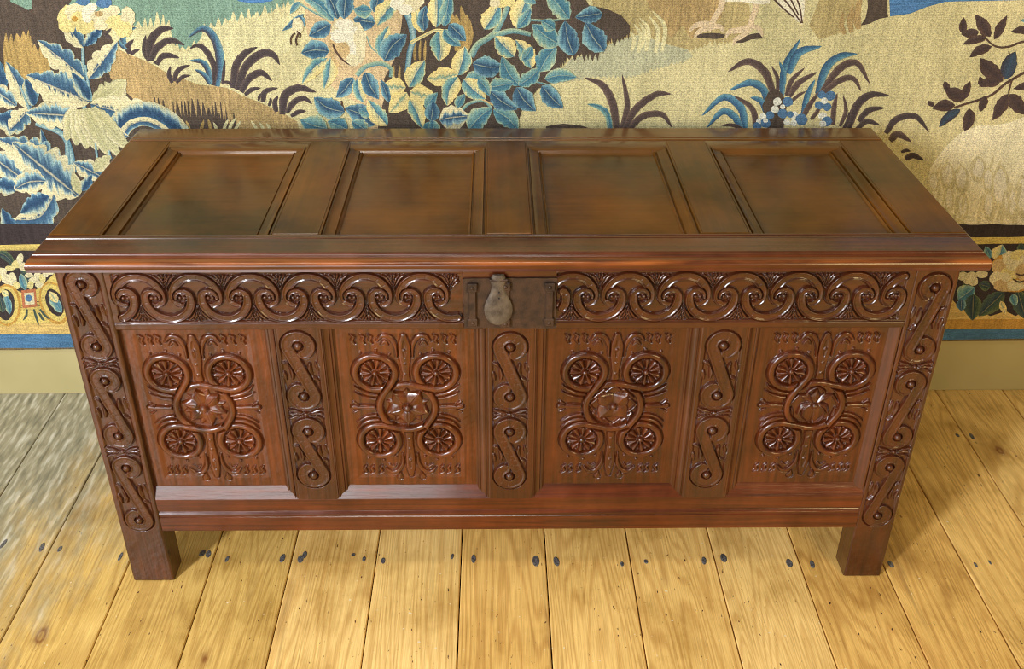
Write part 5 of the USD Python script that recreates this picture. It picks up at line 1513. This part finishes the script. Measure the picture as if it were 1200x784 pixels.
for u0 in (-124, 0):
    OV = xform('oval_ornament', TAP)
    patch('ring', blob((u0 + 8, 357), 17, 25, 170, 22, 0.03), 'ochre', OV)
    patch('ring_light', blob((u0 + 8, 357), 14, 22, 176, 22, 0.03), 'yellow_band', OV)
    patch('ring_inner', blob((u0 + 7, 357), 10.5, 18, 171, 20, 0.04), 'border', OV)
    for a, b, w, m in (((u0 + 12, 368), (u0 + 6, 342), 9, 'leaf_teal'), ((u0 + 4, 366), (u0 + 0, 346), 9, 'leaf_green'), ((u0 + 10, 346), (u0 + 2, 340), 7, 'leaf_cream')):
        blade('leaf', [a, b], w, m, 'leaf', OV)
    OV = xform('oval_ornament', TAP)
    patch('ring', blob((u0 + 64, 355), 17, 26, 172, 22, 0.03, rot=-0.35), 'ochre', OV)
    patch('ring_light', blob((u0 + 64, 354), 14, 23, 175, 22, 0.03, rot=-0.35), 'yellow_band', OV)
    patch('ring_inner', blob((u0 + 64.5, 354), 9.5, 17, 173, 20, 0.04, rot=-0.4), 'border', OV)
    for a, b, w, m in (((u0 + 73, 366), (u0 + 57, 344), 11, 'leaf_teal'), ((u0 + 68, 354), (u0 + 58, 341), 9, 'leaf_cream')):
        blade('leaf', [a, b], w, m, 'leaf', OV)
    JW = xform('jewel_ornament', TAP)
    patch('red_frame', [(u0 + 25, 340), (u0 + 42, 338), (u0 + 44, 359), (u0 + 27, 361)], 'red', JW)
    patch('setting', [(u0 + 28.5, 343), (u0 + 40, 342), (u0 + 41, 356), (u0 + 30, 357)], 'petal', JW)
    patch('stone', blob((u0 + 34, 349), 4.0, 4.2, 174, 12, 0.03), 'berry_blue', JW)
    for pts in ([(u0 + 40, 362), (u0 + 43, 372), (u0 + 46, 381)], [(u0 + 32, 362), (u0 + 31, 370), (u0 + 27, 375)], [(u0 + 47, 362), (u0 + 54, 370), (u0 + 60, 374)], [(u0 + 46, 366), (u0 + 50, 373), (u0 + 53, 375)]):
        blade('ray', pts, 3, 'leaf_green', 'frond', JW)
# right: roses and dark leaves over a tan edge
patch('tan_stripe', [(1000, 352), (1115, 350), (1122, 358), (1134, 366), (1146, 362), (1160, 370), (1178, 364), (1190, 370), (1200, 362), (1260, 356), (1300, 364), (1520, 358), (1520, 392), (1000, 392)], 'tan_band', BO)
patch('ochre_stripe', [(1000, 374), (1520, 372), (1520, 388), (1000, 390)], 'ochre', BO)
GA = xform('border_garland', TAP)
for a, b, w, m, fl in (((1168, 306), (1174, 286), 20, 'leaf_half', 0), ((1160, 302), (1154, 288), 10, 'leaf_teal', 0), ((1196, 296), (1196, 284), 10, 'leaf_green', 0), ((1140, 336), (1128, 330), 14, 'leaf_green', 0), ((1122, 350), (1142, 336), 22, 'leaf_teal', 0), ((1140, 344), (1139, 375), 22, 'leaf_green', 0), ((1126, 350), (1126, 364), 12, 'leaf_blue', 0),
                        ((1176, 342), (1146, 370), 20, 'leaf_green', 0), ((1160, 336), (1146, 332), 12, 'leaf_green', 0), ((1192, 340), (1202, 374), 22, 'leaf_green', 0), ((1186, 344), (1190, 358), 10, 'leaf_teal', 0), ((1172, 352), (1178, 368), 8, 'leaf_cream', 0), ((1230, 340), (1212, 366), 22, 'leaf_green', 0), ((1240, 300), (1262, 288), 20, 'leaf_half', 0), ((1250, 340), (1276, 362), 22, 'leaf_teal', 0)):
    blade('leaf', [a, b], w, m, 'leaf', GA, flip=bool(fl), lobes=5 if w > 18 else 0, depth=0.12)
for k, (x, y, rx, ry) in enumerate([(1128, 323, 7, 5), (1138, 322, 6, 4), (1150, 321, 7, 4), (1140, 329, 5, 5), (1132, 328, 4, 4)]):
    patch('petal', blob((x, y), rx, ry, 180 + k, 14, 0.1, lob=6), 'petal', GA)
RS = xform('border_rose', TAP)
for k, (x, y, rx, ry, m) in enumerate([(1188, 318, 26, 22, 'ochre'), (1172, 312, 10, 9, 'petal_tan'), (1168, 326, 9, 8, 'petal'), (1176, 334, 12, 7, 'petal_tan'), (1184, 302, 10, 8, 'petal'), (1196, 300, 12, 8, 'petal_yellow'), (1206, 306, 12, 9, 'petal'), (1182, 320, 10, 8, 'petal_yellow'), (1188, 310, 10, 6, 'petal'), (1190, 334, 11, 6, 'petal'), (1200, 318, 11, 10, 'petal_tan'), (1178, 324, 6, 5, 'petal'), (1210, 328, 12, 10, 'petal_tan')]):
    patch('petal', blob((x, y), rx, ry, 190 + k, 14, 0.08, lob=6), m, RS)
for pts in ([(1186, 326), (1194, 330), (1204, 326)], [(1190, 320), (1198, 322), (1206, 314)]):
    blade('crease', pts, 2.2, 'stem_dark', 'frond', RS)
band('blue_selvage', 'blue_band', 391.5, 384.5, 408.6, 397.0, 0.35, 5)
band('hem', 'hem', 407.6, 396.2, 409.6, 398.4, 0.3, 6)
